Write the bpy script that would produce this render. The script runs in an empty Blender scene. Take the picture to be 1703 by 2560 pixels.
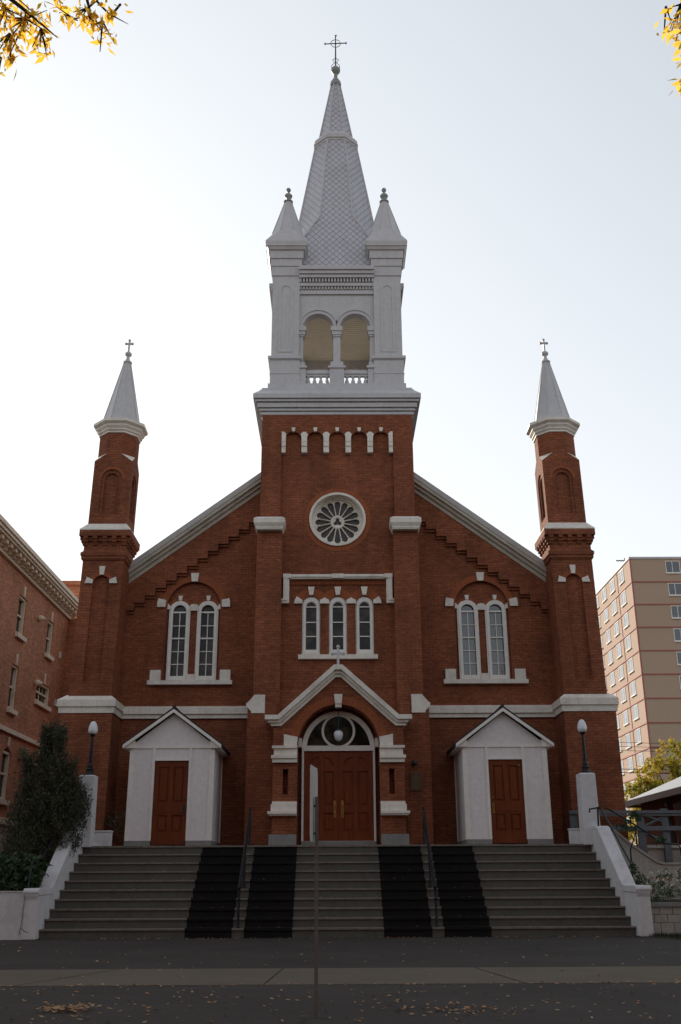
import bpy, math, random
import numpy as np
from mathutils import Matrix, Vector
from mathutils.geometry import tessellate_polygon
random.seed(7); RNG = np.random.default_rng(7)
R = math.radians; PI = math.pi
sc = bpy.context.scene; COL = sc.collection

# ------------------------------------------------------------------ camera, sky, sun
cam_d = bpy.data.cameras.new('camera'); cam = bpy.data.objects.new('camera', cam_d); COL.objects.link(cam)
cam_d.sensor_fit = 'VERTICAL'; cam_d.sensor_height = 36.0; cam_d.lens = 36.0 * 2497 / 2560
cam_d.clip_start = 0.1; cam_d.clip_end = 3000
right = Vector((0.99997763, -0.00488515, -0.00456785)); up = Vector((0.00259734, -0.34571865, 0.93833463))
fwd = Vector((0.0061631, 0.9383255, 0.34569823))
M = Matrix((right, up, -fwd)).transposed().to_4x4(); M.translation = Vector((-0.06, 0.0, 1.2))
cam.matrix_world = M; sc.camera = cam

SUN_EL, SUN_AZ = 24.0, -30.0          # azimuth measured from +Y towards +X
w = bpy.data.worlds.new('World'); sc.world = w; w.use_nodes = True
nt = w.node_tree; bg = nt.nodes['Background']
sky = nt.nodes.new('ShaderNodeTexSky'); sky.sky_type = 'NISHITA'; sky.sun_disc = False
sky.sun_elevation = R(SUN_EL); sky.sun_rotation = R(SUN_AZ)
sky.air_density = 1.0; sky.dust_density = 1.3; sky.ozone_density = 1.6; sky.altitude = 1000
bg.inputs[1].default_value = 0.12
# hazy autumn air: desaturated sky plus a broad bright aureole round the low sun and a milky horizon
def wn(k, **kw):
    x = nt.nodes.new(k)
    for a, v in kw.items(): setattr(x, a, v)
    return x
def wm(op, a, b=None, clamp=False):
    x = wn('ShaderNodeMath', operation=op, use_clamp=clamp)
    for i, v in enumerate((a, b)):
        if v is None: continue
        if isinstance(v, (int, float)): x.inputs[i].default_value = v
        else: nt.links.new(v, x.inputs[i])
    return x.outputs[0]
SUND = (math.sin(R(SUN_AZ))*math.cos(R(SUN_EL)), math.cos(R(SUN_AZ))*math.cos(R(SUN_EL)), math.sin(R(SUN_EL)))
tc = wn('ShaderNodeTexCoord'); dp = wn('ShaderNodeVectorMath', operation='DOT_PRODUCT')
nt.links.new(tc.outputs['Generated'], dp.inputs[0]); dp.inputs[1].default_value = SUND
half = wm('MULTIPLY', wm('ADD', dp.outputs['Value'], 1.0), .5)
sepw = wn('ShaderNodeSeparateXYZ'); nt.links.new(tc.outputs['Generated'], sepw.inputs[0])
zc_ = wm('SUBTRACT', 1.0, wm('MAXIMUM', sepw.outputs[2], 0.0))
AUR, HOR, SAT = 1.6, 1.0, .42
aur = wm('MULTIPLY', wm('POWER', half, 4.0), AUR)
hor = wm('MULTIPLY', wm('MULTIPLY', wm('POWER', zc_, 3.0), wm('POWER', half, 3.0)), HOR)
hs = wn('ShaderNodeHueSaturation'); hs.inputs['Saturation'].default_value = SAT; wt = wn('ShaderNodeVectorMath', operation='MULTIPLY'); nt.links.new(sky.outputs[0], wt.inputs[0]); wt.inputs[1].default_value = (1.04, 1.0, .95); nt.links.new(wt.outputs[0], hs.inputs['Color'])
def wcol(v, c):
    x = wn('ShaderNodeVectorMath', operation='SCALE'); x.inputs[0].default_value = c; nt.links.new(v, x.inputs['Scale']); return x.outputs[0]
ad1 = wn('ShaderNodeVectorMath', operation='ADD'); nt.links.new(hs.outputs[0], ad1.inputs[0]); nt.links.new(wcol(aur, (.90, 1.02, 1.02)), ad1.inputs[1])
ad2 = wn('ShaderNodeVectorMath', operation='ADD'); nt.links.new(ad1.outputs[0], ad2.inputs[0]); nt.links.new(wcol(hor, (1.12, 1.02, .85)), ad2.inputs[1])
# thick haze flattens the brightest part of the sky towards one milky white
spx = wn('ShaderNodeSeparateXYZ'); nt.links.new(ad2.outputs[0], spx.inputs[0]); cmx = wn('ShaderNodeCombineXYZ')
for i_, cap_ in enumerate((4.35, 4.35, 4.35)):
    e_ = wm('EXPONENT', wm('MULTIPLY', spx.outputs[i_], -1.0/cap_*1.08)); nt.links.new(wm('MULTIPLY', wm('SUBTRACT', 1.0, e_), cap_), cmx.inputs[i_])
nt.links.new(cmx.outputs[0], bg.inputs[0])
sun_d = bpy.data.lights.new('sun', 'SUN'); sun_d.energy = 2.0; sun_d.angle = R(0.5); sun_d.color = (1, .9, .76)
sun = bpy.data.objects.new('sun', sun_d); COL.objects.link(sun)
sd = Vector((math.sin(R(SUN_AZ)) * math.cos(R(SUN_EL)), math.cos(R(SUN_AZ)) * math.cos(R(SUN_EL)), math.sin(R(SUN_EL))))
sun.rotation_euler = sd.to_track_quat('Z', 'Y').to_euler(); sun.location = sd * 100
sc.view_settings.view_transform = 'Standard'; sc.view_settings.look = 'None'
sc.view_settings.exposure = 1.33; sc.view_settings.gamma = 1.0
sc.render.engine = 'CYCLES'
sc.render.resolution_x = 681; sc.render.resolution_y = 1024

# ------------------------------------------------------------------ materials
def newmat(name, col=(.5, .5, .5), rough=.6, metal=0.0, spec=.5):
    m = bpy.data.materials.new(name); m.use_nodes = True
    b = m.node_tree.nodes['Principled BSDF']
    b.inputs['Base Color'].default_value = (*col, 1); b.inputs['Roughness'].default_value = rough
    b.inputs['Metallic'].default_value = metal; b.inputs['Specular IOR Level'].default_value = spec
    return m
class NT:
    def __init__(s, m): s.t = m.node_tree; s.b = s.t.nodes['Principled BSDF']
    def n(s, k, **kw):
        x = s.t.nodes.new(k)
        for a, v in kw.items(): setattr(x, a, v)
        return x
    def l(s, a, b): s.t.links.new(a, b)
    def math(s, op, a, b=None, c=None):
        x = s.n('ShaderNodeMath', operation=op)
        for i, v in enumerate((a, b, c)):
            if v is None: continue
            if isinstance(v, (int, float)): x.inputs[i].default_value = v
            else: s.l(v, x.inputs[i])
        return x.outputs[0]
    def mix(s, fac, a, b, blend='MIX'):
        x = s.n('ShaderNodeMix', data_type='RGBA', blend_type=blend)
        for i, v in ((0, fac), (6, a), (7, b)):
            if isinstance(v, (int, float)): x.inputs[i].default_value = v
            elif isinstance(v, tuple): x.inputs[i].default_value = (*v, 1)
            else: s.l(v, x.inputs[i])
        return x.outputs[2]
    def pos(s): return s.n('ShaderNodeNewGeometry').outputs['Position']
    def noise(s, scale, detail=3, vec=None, rough=.55):
        x = s.n('ShaderNodeTexNoise'); x.inputs['Scale'].default_value = scale
        x.inputs['Detail'].default_value = detail; x.inputs['Roughness'].default_value = rough
        s.l(vec if vec is not None else s.pos(), x.inputs['Vector']); return x.outputs['Fac']
    def ramp(s, v, lo, hi, a=0.0, b=1.0):
        x = s.n('ShaderNodeMapRange'); s.l(v, x.inputs[0])
        for i, q in zip((1, 2, 3, 4), (lo, hi, a, b)): x.inputs[i].default_value = q
        return x.outputs[0]
    def stretch(s, sx, sy, sz):
        x = s.n('ShaderNodeMapping'); x.inputs['Scale'].default_value = (sx, sy, sz); s.l(s.pos(), x.inputs['Vector']); return x.outputs[0]
    def bump(s, h, strength=.3, dist=.01):
        x = s.n('ShaderNodeBump'); x.inputs['Strength'].default_value = strength; x.inputs['Distance'].default_value = dist
        s.l(h, x.inputs['Height']); s.l(x.outputs[0], s.b.inputs['Normal'])
    def col(s, c): s.l(c, s.b.inputs['Base Color'])

def brick_mat(name, c1, c2, mortar, stain=.5, bw=.215, rh=.078, ms=.011, bumpd=.01):
    m = newmat(name, c1, .85, spec=.25); g = NT(m)
    sp = g.n('ShaderNodeSeparateXYZ'); g.l(g.pos(), sp.inputs[0])
    u = g.math('ADD', sp.outputs[0], sp.outputs[1])
    cb = g.n('ShaderNodeCombineXYZ'); g.l(u, cb.inputs[0]); g.l(sp.outputs[2], cb.inputs[1])
    wob = g.noise(3.0, 2); wv = g.math('MULTIPLY', g.math('SUBTRACT', wob, .5), .02)
    v2 = g.math('ADD', sp.outputs[2], wv); g.l(v2, cb.inputs[1])
    br = g.n('ShaderNodeTexBrick'); g.l(cb.outputs[0], br.inputs['Vector'])
    br.inputs['Scale'].default_value = 1; br.inputs['Brick Width'].default_value = bw
    br.inputs['Row Height'].default_value = rh; br.inputs['Mortar Size'].default_value = ms
    br.inputs['Mortar Smooth'].default_value = .3
    br.inputs['Color1'].default_value = (*c1, 1); br.inputs['Color2'].default_value = (*c2, 1)
    br.inputs['Mortar'].default_value = (*mortar, 1)
    big = g.ramp(g.noise(.55, 5), .35, .7, 1.0, 1.0 - stain * .55)
    streak = g.ramp(g.noise(1.0, 4, g.stretch(1.6, 1.6, .25)), .45, .75, 1.0, 1 - stain * .5)
    fine = g.ramp(g.noise(14, 3), .3, .7, .82, 1.15)
    row = g.ramp(g.noise(1.0, 2, g.stretch(2.2, 2.2, 12.8)), .3, .7, .91, 1.08)
    per = g.ramp(g.noise(1.0, 1, g.stretch(4.65, 4.65, 12.8)), .35, .65, .89, 1.11)
    k = g.math('MULTIPLY', g.math('MULTIPLY', g.math('MULTIPLY', big, streak), g.math('MULTIPLY', fine, row)), per)
    cc = g.n('ShaderNodeVectorMath', operation='SCALE'); g.l(br.outputs['Color'], cc.inputs[0]); g.l(k, cc.inputs['Scale'])
    g.col(cc.outputs[0]); g.bump(g.math('SUBTRACT', 1, br.outputs['Fac']), .55, bumpd)
    return m
def weathered(name, col, dirt, rough=.6, amt=.5, scale=1.3, bump=0.0, spec=.4, metal=0.0):
    m = newmat(name, col, rough, metal, spec); g = NT(m)
    a = g.ramp(g.noise(scale, 6, rough=.65), .48, .72, 0, amt)
    b = g.ramp(g.noise(1.0, 4, g.stretch(5, 5, .6)), .5, .78, 0, amt * .8)
    f = g.math('MAXIMUM', a, b)
    v = g.ramp(g.noise(9, 3), .3, .7, .93, 1.05)
    mx = g.mix(f, col, dirt)
    cc = g.n('ShaderNodeVectorMath', operation='SCALE'); g.l(mx, cc.inputs[0]); g.l(v, cc.inputs['Scale']); g.col(cc.outputs[0])
    if bump: g.bump(g.noise(22, 4), bump, .02)
    return m
BRICK = brick_mat('red_brick', (.345, .110, .050), (.285, .086, .041), (.215, .076, .040), .6)
BRICK_D = brick_mat('dark_brick', (.27, .075, .034), (.22, .06, .028), (.15, .05, .03), .6)
BRICK_L = brick_mat('brown_brick', (.72, .30, .155), (.52, .205, .105), (.42, .23, .15), .35, bw=.24, rh=.085)
VOUS = weathered('arch_brick', (.34, .095, .035), (.17, .055, .03), .85, .6, 7)
TRIM = weathered('white_stone_paint', (.80, .735, .65), (.40, .32, .24), .6, .5, 2.2, .15)
TRIM_L = weathered('pale_cream_stone', (.86, .74, .58), (.5, .38, .27), .7, .5, 1.5)
TRIM_C = weathered('cream_timber', (.47, .41, .33), (.26, .21, .15), .6, .6, 1.8)
FLASH = weathered('roof_flashing', (.46, .425, .395), (.24, .21, .19), .5, .5, 1.2)
METAL = weathered('grey_painted_metal', (.54, .525, .53), (.36, .34, .34), .42, .35, 1.1)
WHITEF = weathered('window_frame_paint', (.82, .77, .71), (.5, .43, .36), .5, .25, 3)
STUCCO = weathered('white_stucco', (.66, .64, .645), (.40, .37, .35), .75, .45, 2.0, .35)
CREAMST = weathered('cream_stucco', (.42, .38, .34), (.22, .2, .17), .8, .6, 2.0, .3)
STEP = weathered('grey_step_paint', (.098, .093, .08), (.055, .05, .042), .7, .5, 2.6)
NOSE = weathered('worn_step_edge', (.20, .17, .145), (.09, .07, .055), .7, .7, 5)
CONC = weathered('grey_concrete', (.24, .23, .215), (.15, .14, .13), .85, .5, 2, .3)
RUBBER = weathered('black_rubber', (.012, .011, .011), (.022, .018, .016), .8, .5, 4, .2, spec=.15)
IRON = newmat('black_iron', (.008, .009, .011), .38, 0, .35)
DARKM = newmat('dark_metal', (.05, .055, .055), .45, .6)
COPPER = weathered('weathered_metal', (.30, .33, .32), (.18, .14, .11), .5, .8, 9)
SIGNM = weathered('grey_sign_metal', (.17, .18, .18), (.11, .115, .11), .5, .4, 4, metal=.3)
GLOBE = newmat('opal_glass', (.75, .77, .80), .18, 0, .6)
ROOFD = weathered('dark_shingles', (.035, .032, .032), (.06, .05, .045), .85, .6, 6, .5)
BRASS = newmat('brass', (.32, .19, .05), .35, .9)
ROOFG = weathered('pale_roof', (.34, .35, .35), (.3, .3, .3), .4, .3, 2)
GREYW = weathered('grey_painted_wood', (.13, .14, .155), (.08, .08, .08), .65, .5, 3)
PLQ = newmat('bronze', (.09, .06, .03), .5, .5)
REDP = newmat('red_band_paint', (.36, .12, .09), .7)
def glassmat(name, col, rough=.06):
    m = newmat(name, col, rough, 0, .22); g = NT(m)
    g.bump(g.noise(1.7, 2), .12, .05); return m
GLASS = glassmat('dark_glass', (.012, .010, .010)); g = NT(GLASS)
g.col(g.mix(g.ramp(g.noise(2.2, 3), .45, .62), (.010, .008, .008), (.060, .045, .034)))
GLASSB = glassmat('sky_glass', (.03, .035, .045), .04); GLASSB.node_tree.nodes['Principled BSDF'].inputs['Specular IOR Level'].default_value = 1.0
GLASSG = weathered('bright_glass', (.35, .38, .42), (.05, .06, .07), .08, .6, .6)
# wood
def wood(name, c1, c2):
    m = newmat(name, c1, .5, 0, .22); g = NT(m)
    n1 = g.noise(1.0, 5, g.stretch(28, 28, 1.6)); n2 = g.noise(2.0, 3)
    g.col(g.mix(g.ramp(g.math('ADD', g.math('MULTIPLY', n1, .65), g.math('MULTIPLY', n2, .35)), .35, .65), c1, c2))
    return m
DOORW = wood('varnished_door_wood', (.21, .041, .008), (.12, .022, .005))
DOORW2 = wood('worn_door_wood', (.19, .040, .009), (.105, .021, .005))
# board siding with vertical grooves
SIDING = weathered('white_board_siding', (.78, .72, .705), (.56, .50, .46), .6, .2, 2)
g = NT(SIDING); sp = g.n('ShaderNodeSeparateXYZ'); g.l(g.pos(), sp.inputs[0])
fr = g.math('FRACT', g.math('DIVIDE', g.math('ADD', sp.outputs[0], sp.outputs[1]), .088))
g.bump(g.ramp(g.math('ABSOLUTE', g.math('SUBTRACT', fr, .5)), .42, .5, 1, 0), .45, .008)
CEIL = weathered('beige_boards', (.93, .83, .64), (.7, .6, .45), .6, .4, 2)
g = NT(CEIL); sp = g.n('ShaderNodeSeparateXYZ'); g.l(g.pos(), sp.inputs[0])
fr = g.math('FRACT', g.math('DIVIDE', sp.outputs[1], .13))
gr = g.ramp(g.math('ABSOLUTE', g.math('SUBTRACT', fr, .5)), .40, .5, 1, 0)
g.bump(gr, 1.0, .03)
old = g.b.inputs['Base Color'].links[0].from_socket
cc = g.n('ShaderNodeVectorMath', operation='SCALE'); g.l(old, cc.inputs[0]); g.l(g.ramp(gr, 0, 1, .55, 1), cc.inputs['Scale']); g.col(cc.outputs[0])
# diamond shingles on spire (lie in each face's own plane)
SHING = weathered('spire_shingles', (.54, .525, .55), (.35, .33, .33), .40, .45, 1.0)
g = NT(SHING); geo = g.n('ShaderNodeNewGeometry')
cr = g.n('ShaderNodeVectorMath', operation='CROSS_PRODUCT'); g.l(geo.outputs['True Normal'], cr.inputs[0]); cr.inputs[1].default_value = (0, 0, 1)
nm = g.n('ShaderNodeVectorMath', operation='NORMALIZE'); g.l(cr.outputs[0], nm.inputs[0])
rel = g.n('ShaderNodeVectorMath', operation='SUBTRACT'); g.l(geo.outputs['Position'], rel.inputs[0]); rel.inputs[1].default_value = (.035, 30.6, 0)
dt = g.n('ShaderNodeVectorMath', operation='DOT_PRODUCT'); g.l(nm.outputs[0], dt.inputs[0]); g.l(rel.outputs[0], dt.inputs[1])
sp = g.n('ShaderNodeSeparateXYZ'); g.l(geo.outputs['Position'], sp.inputs[0])
uu = g.math('DIVIDE', dt.outputs['Value'], .235); vv = g.math('DIVIDE', sp.outputs[2], .27)
fp = g.math('FRACT', g.math('ADD', vv, uu)); fq = g.math('FRACT', g.math('SUBTRACT', vv, uu))
hh = g.math('SUBTRACT', 1, g.math('MULTIPLY', g.math('ADD', fp, fq), .5))
g.bump(hh, 1.0, .09)
edge = g.ramp(g.math('MAXIMUM', fp, fq), .80, .95, 1.0, .50)
old = g.b.inputs['Base Color'].links[0].from_socket
cc = g.n('ShaderNodeVectorMath', operation='SCALE'); g.l(old, cc.inputs[0]); g.l(edge, cc.inputs['Scale']); g.col(cc.outputs[0])
# asphalt / pavement / grass
def ground_mat(name, c1, c2, speck, sc1=.5, rough=.9, cracks=True):
    m = newmat(name, c1, rough, 0, .25); g = NT(m)
    a = g.math('MULTIPLY', g.ramp(g.noise(sc1, 6, rough=.6), .32, .68), g.ramp(g.noise(2.2, 5, g.stretch(.35, 1.5, 1)), .3, .7, .5, 1.3))
    base = g.mix(a, c1, c2)
    vo = g.n('ShaderNodeTexVoronoi'); vo.inputs['Scale'].default_value = 55; g.l(g.pos(), vo.inputs['Vector'])
    base = g.mix(g.ramp(vo.outputs['Distance'], 0, .25, .55, 0), base, speck)
    if cracks:
        v2 = g.n('ShaderNodeTexVoronoi', feature='DISTANCE_TO_EDGE'); v2.inputs['Scale'].default_value = .28
        wv = g.n('ShaderNodeVectorMath', operation='ADD'); g.l(g.pos(), wv.inputs[0])
        nn = g.n('ShaderNodeTexNoise'); nn.inputs['Scale'].default_value = 1.3; nn.inputs['Detail'].default_value = 4; g.l(g.pos(), nn.inputs['Vector'])
        g.l(nn.outputs['Color'], wv.inputs[1]); g.l(wv.outputs[0], v2.inputs['Vector'])
        base = g.mix(g.ramp(v2.outputs['Distance'], 0, .006, .55, 0), base, (.012, .011, .011))
    g.col(base); g.bump(g.noise(60, 3), .5, .01); return m
ASPH = ground_mat('asphalt', (.038, .031, .026), (.056, .047, .040), (.085, .072, .058))
PAVE = ground_mat('pavement_concrete', (.135, .108, .078), (.112, .09, .066), (.18, .15, .11), .9, cracks=False)
GRASSM = ground_mat('lawn', (.022, .030, .012), (.045, .038, .018), (.06, .05, .02), 2.0, cracks=False)
SOIL = ground_mat('soil', (.03, .022, .015), (.05, .036, .025), (.06, .05, .04), 2.0, cracks=False)
def leafmat(name, cols, trans=.4, rough=.55):
    m = newmat(name, cols[0], rough, 0, .3); g = NT(m)
    oi = g.noise(1.0, 0, g.stretch(9, 9, 9)); geo = g.n('ShaderNodeNewGeometry')
    r = geo.outputs['Random Per Island']
    c = g.mix(r, cols[0], cols[1]); c = g.mix(g.ramp(g.noise(.9, 2), .4, .65), c, cols[2]); g.col(c)
    tr = g.n('ShaderNodeBsdfTranslucent'); g.l(c, tr.inputs['Color'])
    mx = g.n('ShaderNodeMixShader'); mx.inputs[0].default_value = trans
    out = [x for x in g.t.nodes if x.type == 'OUTPUT_MATERIAL'][0]
    g.l(g.b.outputs[0], mx.inputs[1]); g.l(tr.outputs[0], mx.inputs[2]); g.l(mx.outputs[0], out.inputs[0]); return m
LEAFY = leafmat('yellow_leaves', ((.88, .58, .06), (.84, .46, .04), (.88, .66, .12)), .75)
LEAFYG = leafmat('yellow_green_leaves', ((.34, .30, .03), (.60, .36, .03), (.24, .25, .03)), .5)
LEAFD = leafmat('dark_needles', ((.05, .066, .035), (.095, .075, .045), (.065, .078, .046)), .15)
LEAFB = leafmat('shrub_leaves', ((.05, .09, .035), (.085, .13, .06), (.03, .06, .025)), .25)
LEAFG = leafmat('street_leaves', ((.05, .06, .015), (.2, .13, .02), (.08, .08, .02)), .3)
FALLEN = leafmat('fallen_leaves', ((.34, .18, .07), (.50, .34, .18), (.36, .12, .03)), .1)
PETAL = newmat('pale_yellow_petals', (.62, .60, .40), .6)
PETALR = newmat('red_petals', (.28, .02, .015), .6)
BARK = weathered('bark', (.035, .026, .020), (.06, .05, .04), .9, .6, 6, .5)

# ------------------------------------------------------------------ mesh helpers
class MB:
    def __init__(s, T=None): s.v = []; s.f = []; s.T = T; s.sm = False
    def add(s, vs, fs):
        o = len(s.v)
        s.v += [tuple(s.T(*p)) if s.T else tuple(p) for p in vs]; s.f += [tuple(i + o for i in f) for f in fs]; return s
    def box(s, x0, x1, y0, y1, z0, z1):
        vs = [(x, y, z) for z in (z0, z1) for y in (y0, y1) for x in (x0, x1)]
        return s.add(vs, [(0, 2, 3, 1), (4, 5, 7, 6), (0, 1, 5, 4), (2, 6, 7, 3), (0, 4, 6, 2), (1, 3, 7, 5)])
    def plate(s, outer, holes=(), y0=0., y1=.1, back=True):
        """polygon in XZ with holes, front face at y0, extruded to y1"""
        loops = [list(outer)] + [list(h) for h in holes]
        tris = tessellate_polygon([[Vector((p[0], p[1], 0)) for p in l] for l in loops])
        pts = [p for l in loops for p in l]; n = len(pts)
        vs = [(p[0], y0, p[1]) for p in pts] + [(p[0], y1, p[1]) for p in pts]; fs = []
        for t in tris:
            a, b, c = [pts[i] for i in t]
            ar = (b[0]-a[0])*(c[1]-a[1])-(c[0]-a[0])*(b[1]-a[1])
            if abs(ar) < 1e-9: continue
            t = tuple(t) if ar > 0 else tuple(reversed(t))
            fs.append(t)
            if back: fs.append(tuple(i + n for i in reversed(t)))
        o = 0
        for k, l in enumerate(loops):
            m = len(l)
            A = sum(l[i][0]*l[(i+1) % m][1]-l[(i+1) % m][0]*l[i][1] for i in range(m))
            flip = (A < 0) != (k > 0)
            for i in range(m):
                j = (i + 1) % m; q = (o+i, o+i+n, o+j+n, o+j)
                fs.append(q if flip else tuple(reversed(q)))
            o += m
        # orientation of side faces is fixed up in build()
        return s.add(vs, fs)
    def prismx(s, prof, x0, x1):
        """profile in YZ extruded along X"""
        n = len(prof); vs = [(x0, y, z) for y, z in prof] + [(x1, y, z) for y, z in prof]
        tr = tessellate_polygon([[Vector((p[0], p[1], 0)) for p in prof]])
        fs = [tuple(t) for t in tr] + [tuple(i + n for i in reversed(t)) for t in tr]
        fs += [(i, (i+1) % n, (i+1) % n + n, i + n) for i in range(n)]
        return s.add(vs, fs)
    def loft(s, cx, cy, rings, n=4, cap=True):
        """rings of (apothem, z[, n8 flag]); n-gon with a flat face toward -Y"""
        vs = []; fs = []
        for r in rings:
            a, z = r[0], r[1]; k = r[2] if len(r) > 2 else ('o' if n == 8 else n)
            if n == 8 and k == 's':
                pts = [(-a, -a), (a, -a), (a, -a), (a, a), (a, a), (-a, a), (-a, a), (-a, -a)]
            elif n == 8:
                t = a * math.tan(PI/8); pts = [(-t, -a), (t, -a), (a, -t), (a, t), (t, a), (-t, a), (-a, t), (-a, -t)]
            else:
                rr = a / math.cos(PI / n); pts = [(rr*math.cos(-PI/2 - PI/n + 2*PI*i/n), rr*math.sin(-PI/2 - PI/n + 2*PI*i/n)) for i in range(n)]
            vs += [(cx+p[0], cy+p[1], z) for p in pts]
        for i in range(len(rings)-1):
            for j in range(n):
                a, b = i*n+j, i*n+(j+1) % n; fs.append((a, b, b+n, a+n))
        if cap: fs.append(tuple(reversed(range(n)))); fs.append(tuple(range((len(rings)-1)*n, len(rings)*n)))
        return s.add(vs, fs)
    def lathe(s, cx, cy, prof, n=20): return s.loft(cx, cy, [(r, z) for r, z in prof], n)
    def tube(s, pts, r, n=8):
        pts = [Vector(p) for p in pts]; m = len(pts); rr = r if isinstance(r, (list, tuple)) else [r]*m
        vs = []; fs = []; ref = None
        for i, p in enumerate(pts):
            d = (pts[min(i+1, m-1)] - pts[max(i-1, 0)]).normalized()
            if ref is None: ref = Vector((0, 0, 1)) if abs(d.z) < .9 else Vector((1, 0, 0))
            a = d.cross(ref).normalized(); b = d.cross(a).normalized(); ref = -b if False else ref
            vs += [tuple(p + (a*math.cos(2*PI*k/n) + b*math.sin(2*PI*k/n))*rr[i]) for k in range(n)]
        for i in range(m-1):
            for k in range(n):
                fs.append((i*n+k, i*n+(k+1) % n, (i+1)*n+(k+1) % n, (i+1)*n+k))
        fs.append(tuple(range(n))); fs.append(tuple(reversed(range((m-1)*n, m*n)))); return s.add(vs, fs)
    def sphere(s, c, r, n=14, sz=1.0):
        return s.lathe(c[0], c[1], [(max(.0005, r*math.sin(PI*i/10))*math.cos(PI/n), c[2]-r*sz*math.cos(PI*i/10)) for i in range(11)], n)
    def rot4(s, cx, cy, ks=(1, 2, 3)):
        v0 = list(s.v); f0 = list(s.f)
        for k in ks:
            c, q = [(1, 0), (0, 1), (-1, 0), (0, -1)][k]; o = len(s.v)
            s.v += [(cx+(x-cx)*c-(y-cy)*q, cy+(x-cx)*q+(y-cy)*c, z) for x, y, z in v0]
            s.f += [tuple(i+o for i in f) for f in f0]
        return s
    def build(s, name, mat, parent=None, smooth=False, fix=True):
        off = Vector((0, 0, 0))
        if parent is None:
            a = np.array(s.v); off = Vector((float((a[:, 0].min()+a[:, 0].max())/2), float((a[:, 1].min()+a[:, 1].max())/2), float(a[:, 2].min())))
        else:
            p = parent
            while p: off += p.location; p = p.parent
        me = bpy.data.meshes.new(name)
        me.from_pydata([(x-off.x, y-off.y, z-off.z) for x, y, z in s.v], [], s.f)
        if isinstance(mat, list):
            for m in mat: me.materials.append(m)
        else: me.materials.append(mat)
        me.validate()
        if fix:
            import bmesh
            bm = bmesh.new(); bm.from_mesh(me); bmesh.ops.recalc_face_normals(bm, faces=bm.faces); bm.to_mesh(me); bm.free()
        if smooth: me.polygons.foreach_set('use_smooth', [True]*len(me.polygons))
        o = bpy.data.objects.new(name, me); COL.objects.link(o)
        if parent is None: o.location = off
        else: o.parent = parent
        return o
def thing(name, label, cat, loc, group=None):
    o = bpy.data.objects.new(name, None); COL.objects.link(o); o.location = loc; o.empty_display_size = .2
    o['label'] = label; o['category'] = cat
    if group: o['group'] = group
    return o
def tag(o, label, cat, group=None):
    o['label'] = label; o['category'] = cat
    if group: o['group'] = group
    return o
def struct(o): o['kind'] = 'structure'; return o
def copy_tree(o, parent=None):
    c = o.copy(); COL.objects.link(c); c.parent = parent
    for ch in list(o.children): copy_tree(ch, c)
    return c
def arch(cx, z0, zs, r, n=14):
    return [(cx-r, z0)] + [(cx-r*math.cos(PI*i/n), zs+r*math.sin(PI*i/n)) for i in range(n+1)] + [(cx+r, z0)]
def circ(cx, cz, r, n=40): return [(cx+r*math.cos(2*PI*i/n), cz+r*math.sin(2*PI*i/n)) for i in range(n)]
def rect(x0, x1, z0, z1): return [(x0, z0), (x1, z0), (x1, z1), (x0, z1)]
def vous(mb, cx, zs, r0, r1, n, y0, y1, a0=0, a1=180):
    for i in range(n):
        t0 = R(a0+(a1-a0)*(i+.06)/n); t1 = R(a0+(a1-a0)*(i+.94)/n)
        mb.plate([(cx+r0*math.cos(t0), zs+r0*math.sin(t0)), (cx+r1*math.cos(t0), zs+r1*math.sin(t0)), (cx+r1*math.cos(t1), zs+r1*math.sin(t1)), (cx+r0*math.cos(t1), zs+r0*math.sin(t1))], (), y0+random.uniform(-.002, .002), y1)
    return mb
def keystone(x, z0, z1, wb, wt, y0, y1): return MB().plate([(x-wb/2, z0), (x+wb/2, z0), (x+wt/2, z1), (x-wt/2, z1)], (), y0, y1)
def mirror(pts, s, c=0.): return [(c+s*x, z) for x, z in pts] if s > 0 else [(c+s*x, z) for x, z in reversed(pts)]

# ------------------------------------------------------------------ ground
G = MB(); G.box(-700, 700, -300, 900, -.5, 0); struct(G.build('ground', ASPH))
P = MB(); P.box(-60, 60, 13.45, 15.85, -.02, .004); struct(P.build('pavement', PAVE))
J = MB()
for x, s_ in ((-4.0, 2.35), (-.95, .35), (2.25, -.9), (-9.5, 3), (6.6, -2.4)):
    J.add([(x, 13.45, .008), (x+.02, 13.45, .008), (x+s_*.35+.02, 15.85, .008), (x+s_*.35, 15.85, .008)], [(0, 1, 2, 3)])
struct(J.build('pavement_joints', newmat('joint_dirt', (.02, .018, .016), .9), fix=False))
Lw = MB(); Lw.add([(6.95, 24.2, .006), (6.75, 23.6, .006), (7.0, 22.9, .006), (7.35, 22.0, .02), (8.2, 20.6, .03), (14, 19.5, .03), (40, 19.5, .03), (40, 24.2, .18)], [tuple(range(8))])
struct(Lw.build('lawn', GRASSM, fix=False))
Lb = MB(); Lb.box(7.0, 40, 24.5, 44, -.2, .70); struct(Lb.build('flower_bed_soil', SOIL))
Lc = MB(); Lc.box(-40, -6.95, 24.0, 60, -.2, .92); struct(Lc.build('garden_soil', SOIL))
Ld = MB(); Ld.box(7.8, 60, 44, 160, -.2, .72); struct(Ld.build('back_lawn', GRASSM))

# ------------------------------------------------------------------ CHURCH
CX = .035
ch = thing('church', 'red brick church with tall grey central spire, twin corner turrets and white trim', 'church', (CX, 29.0, 0))
def T0(x, y, z): return (x + CX, y, z)
def B(): return MB(T0)
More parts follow.
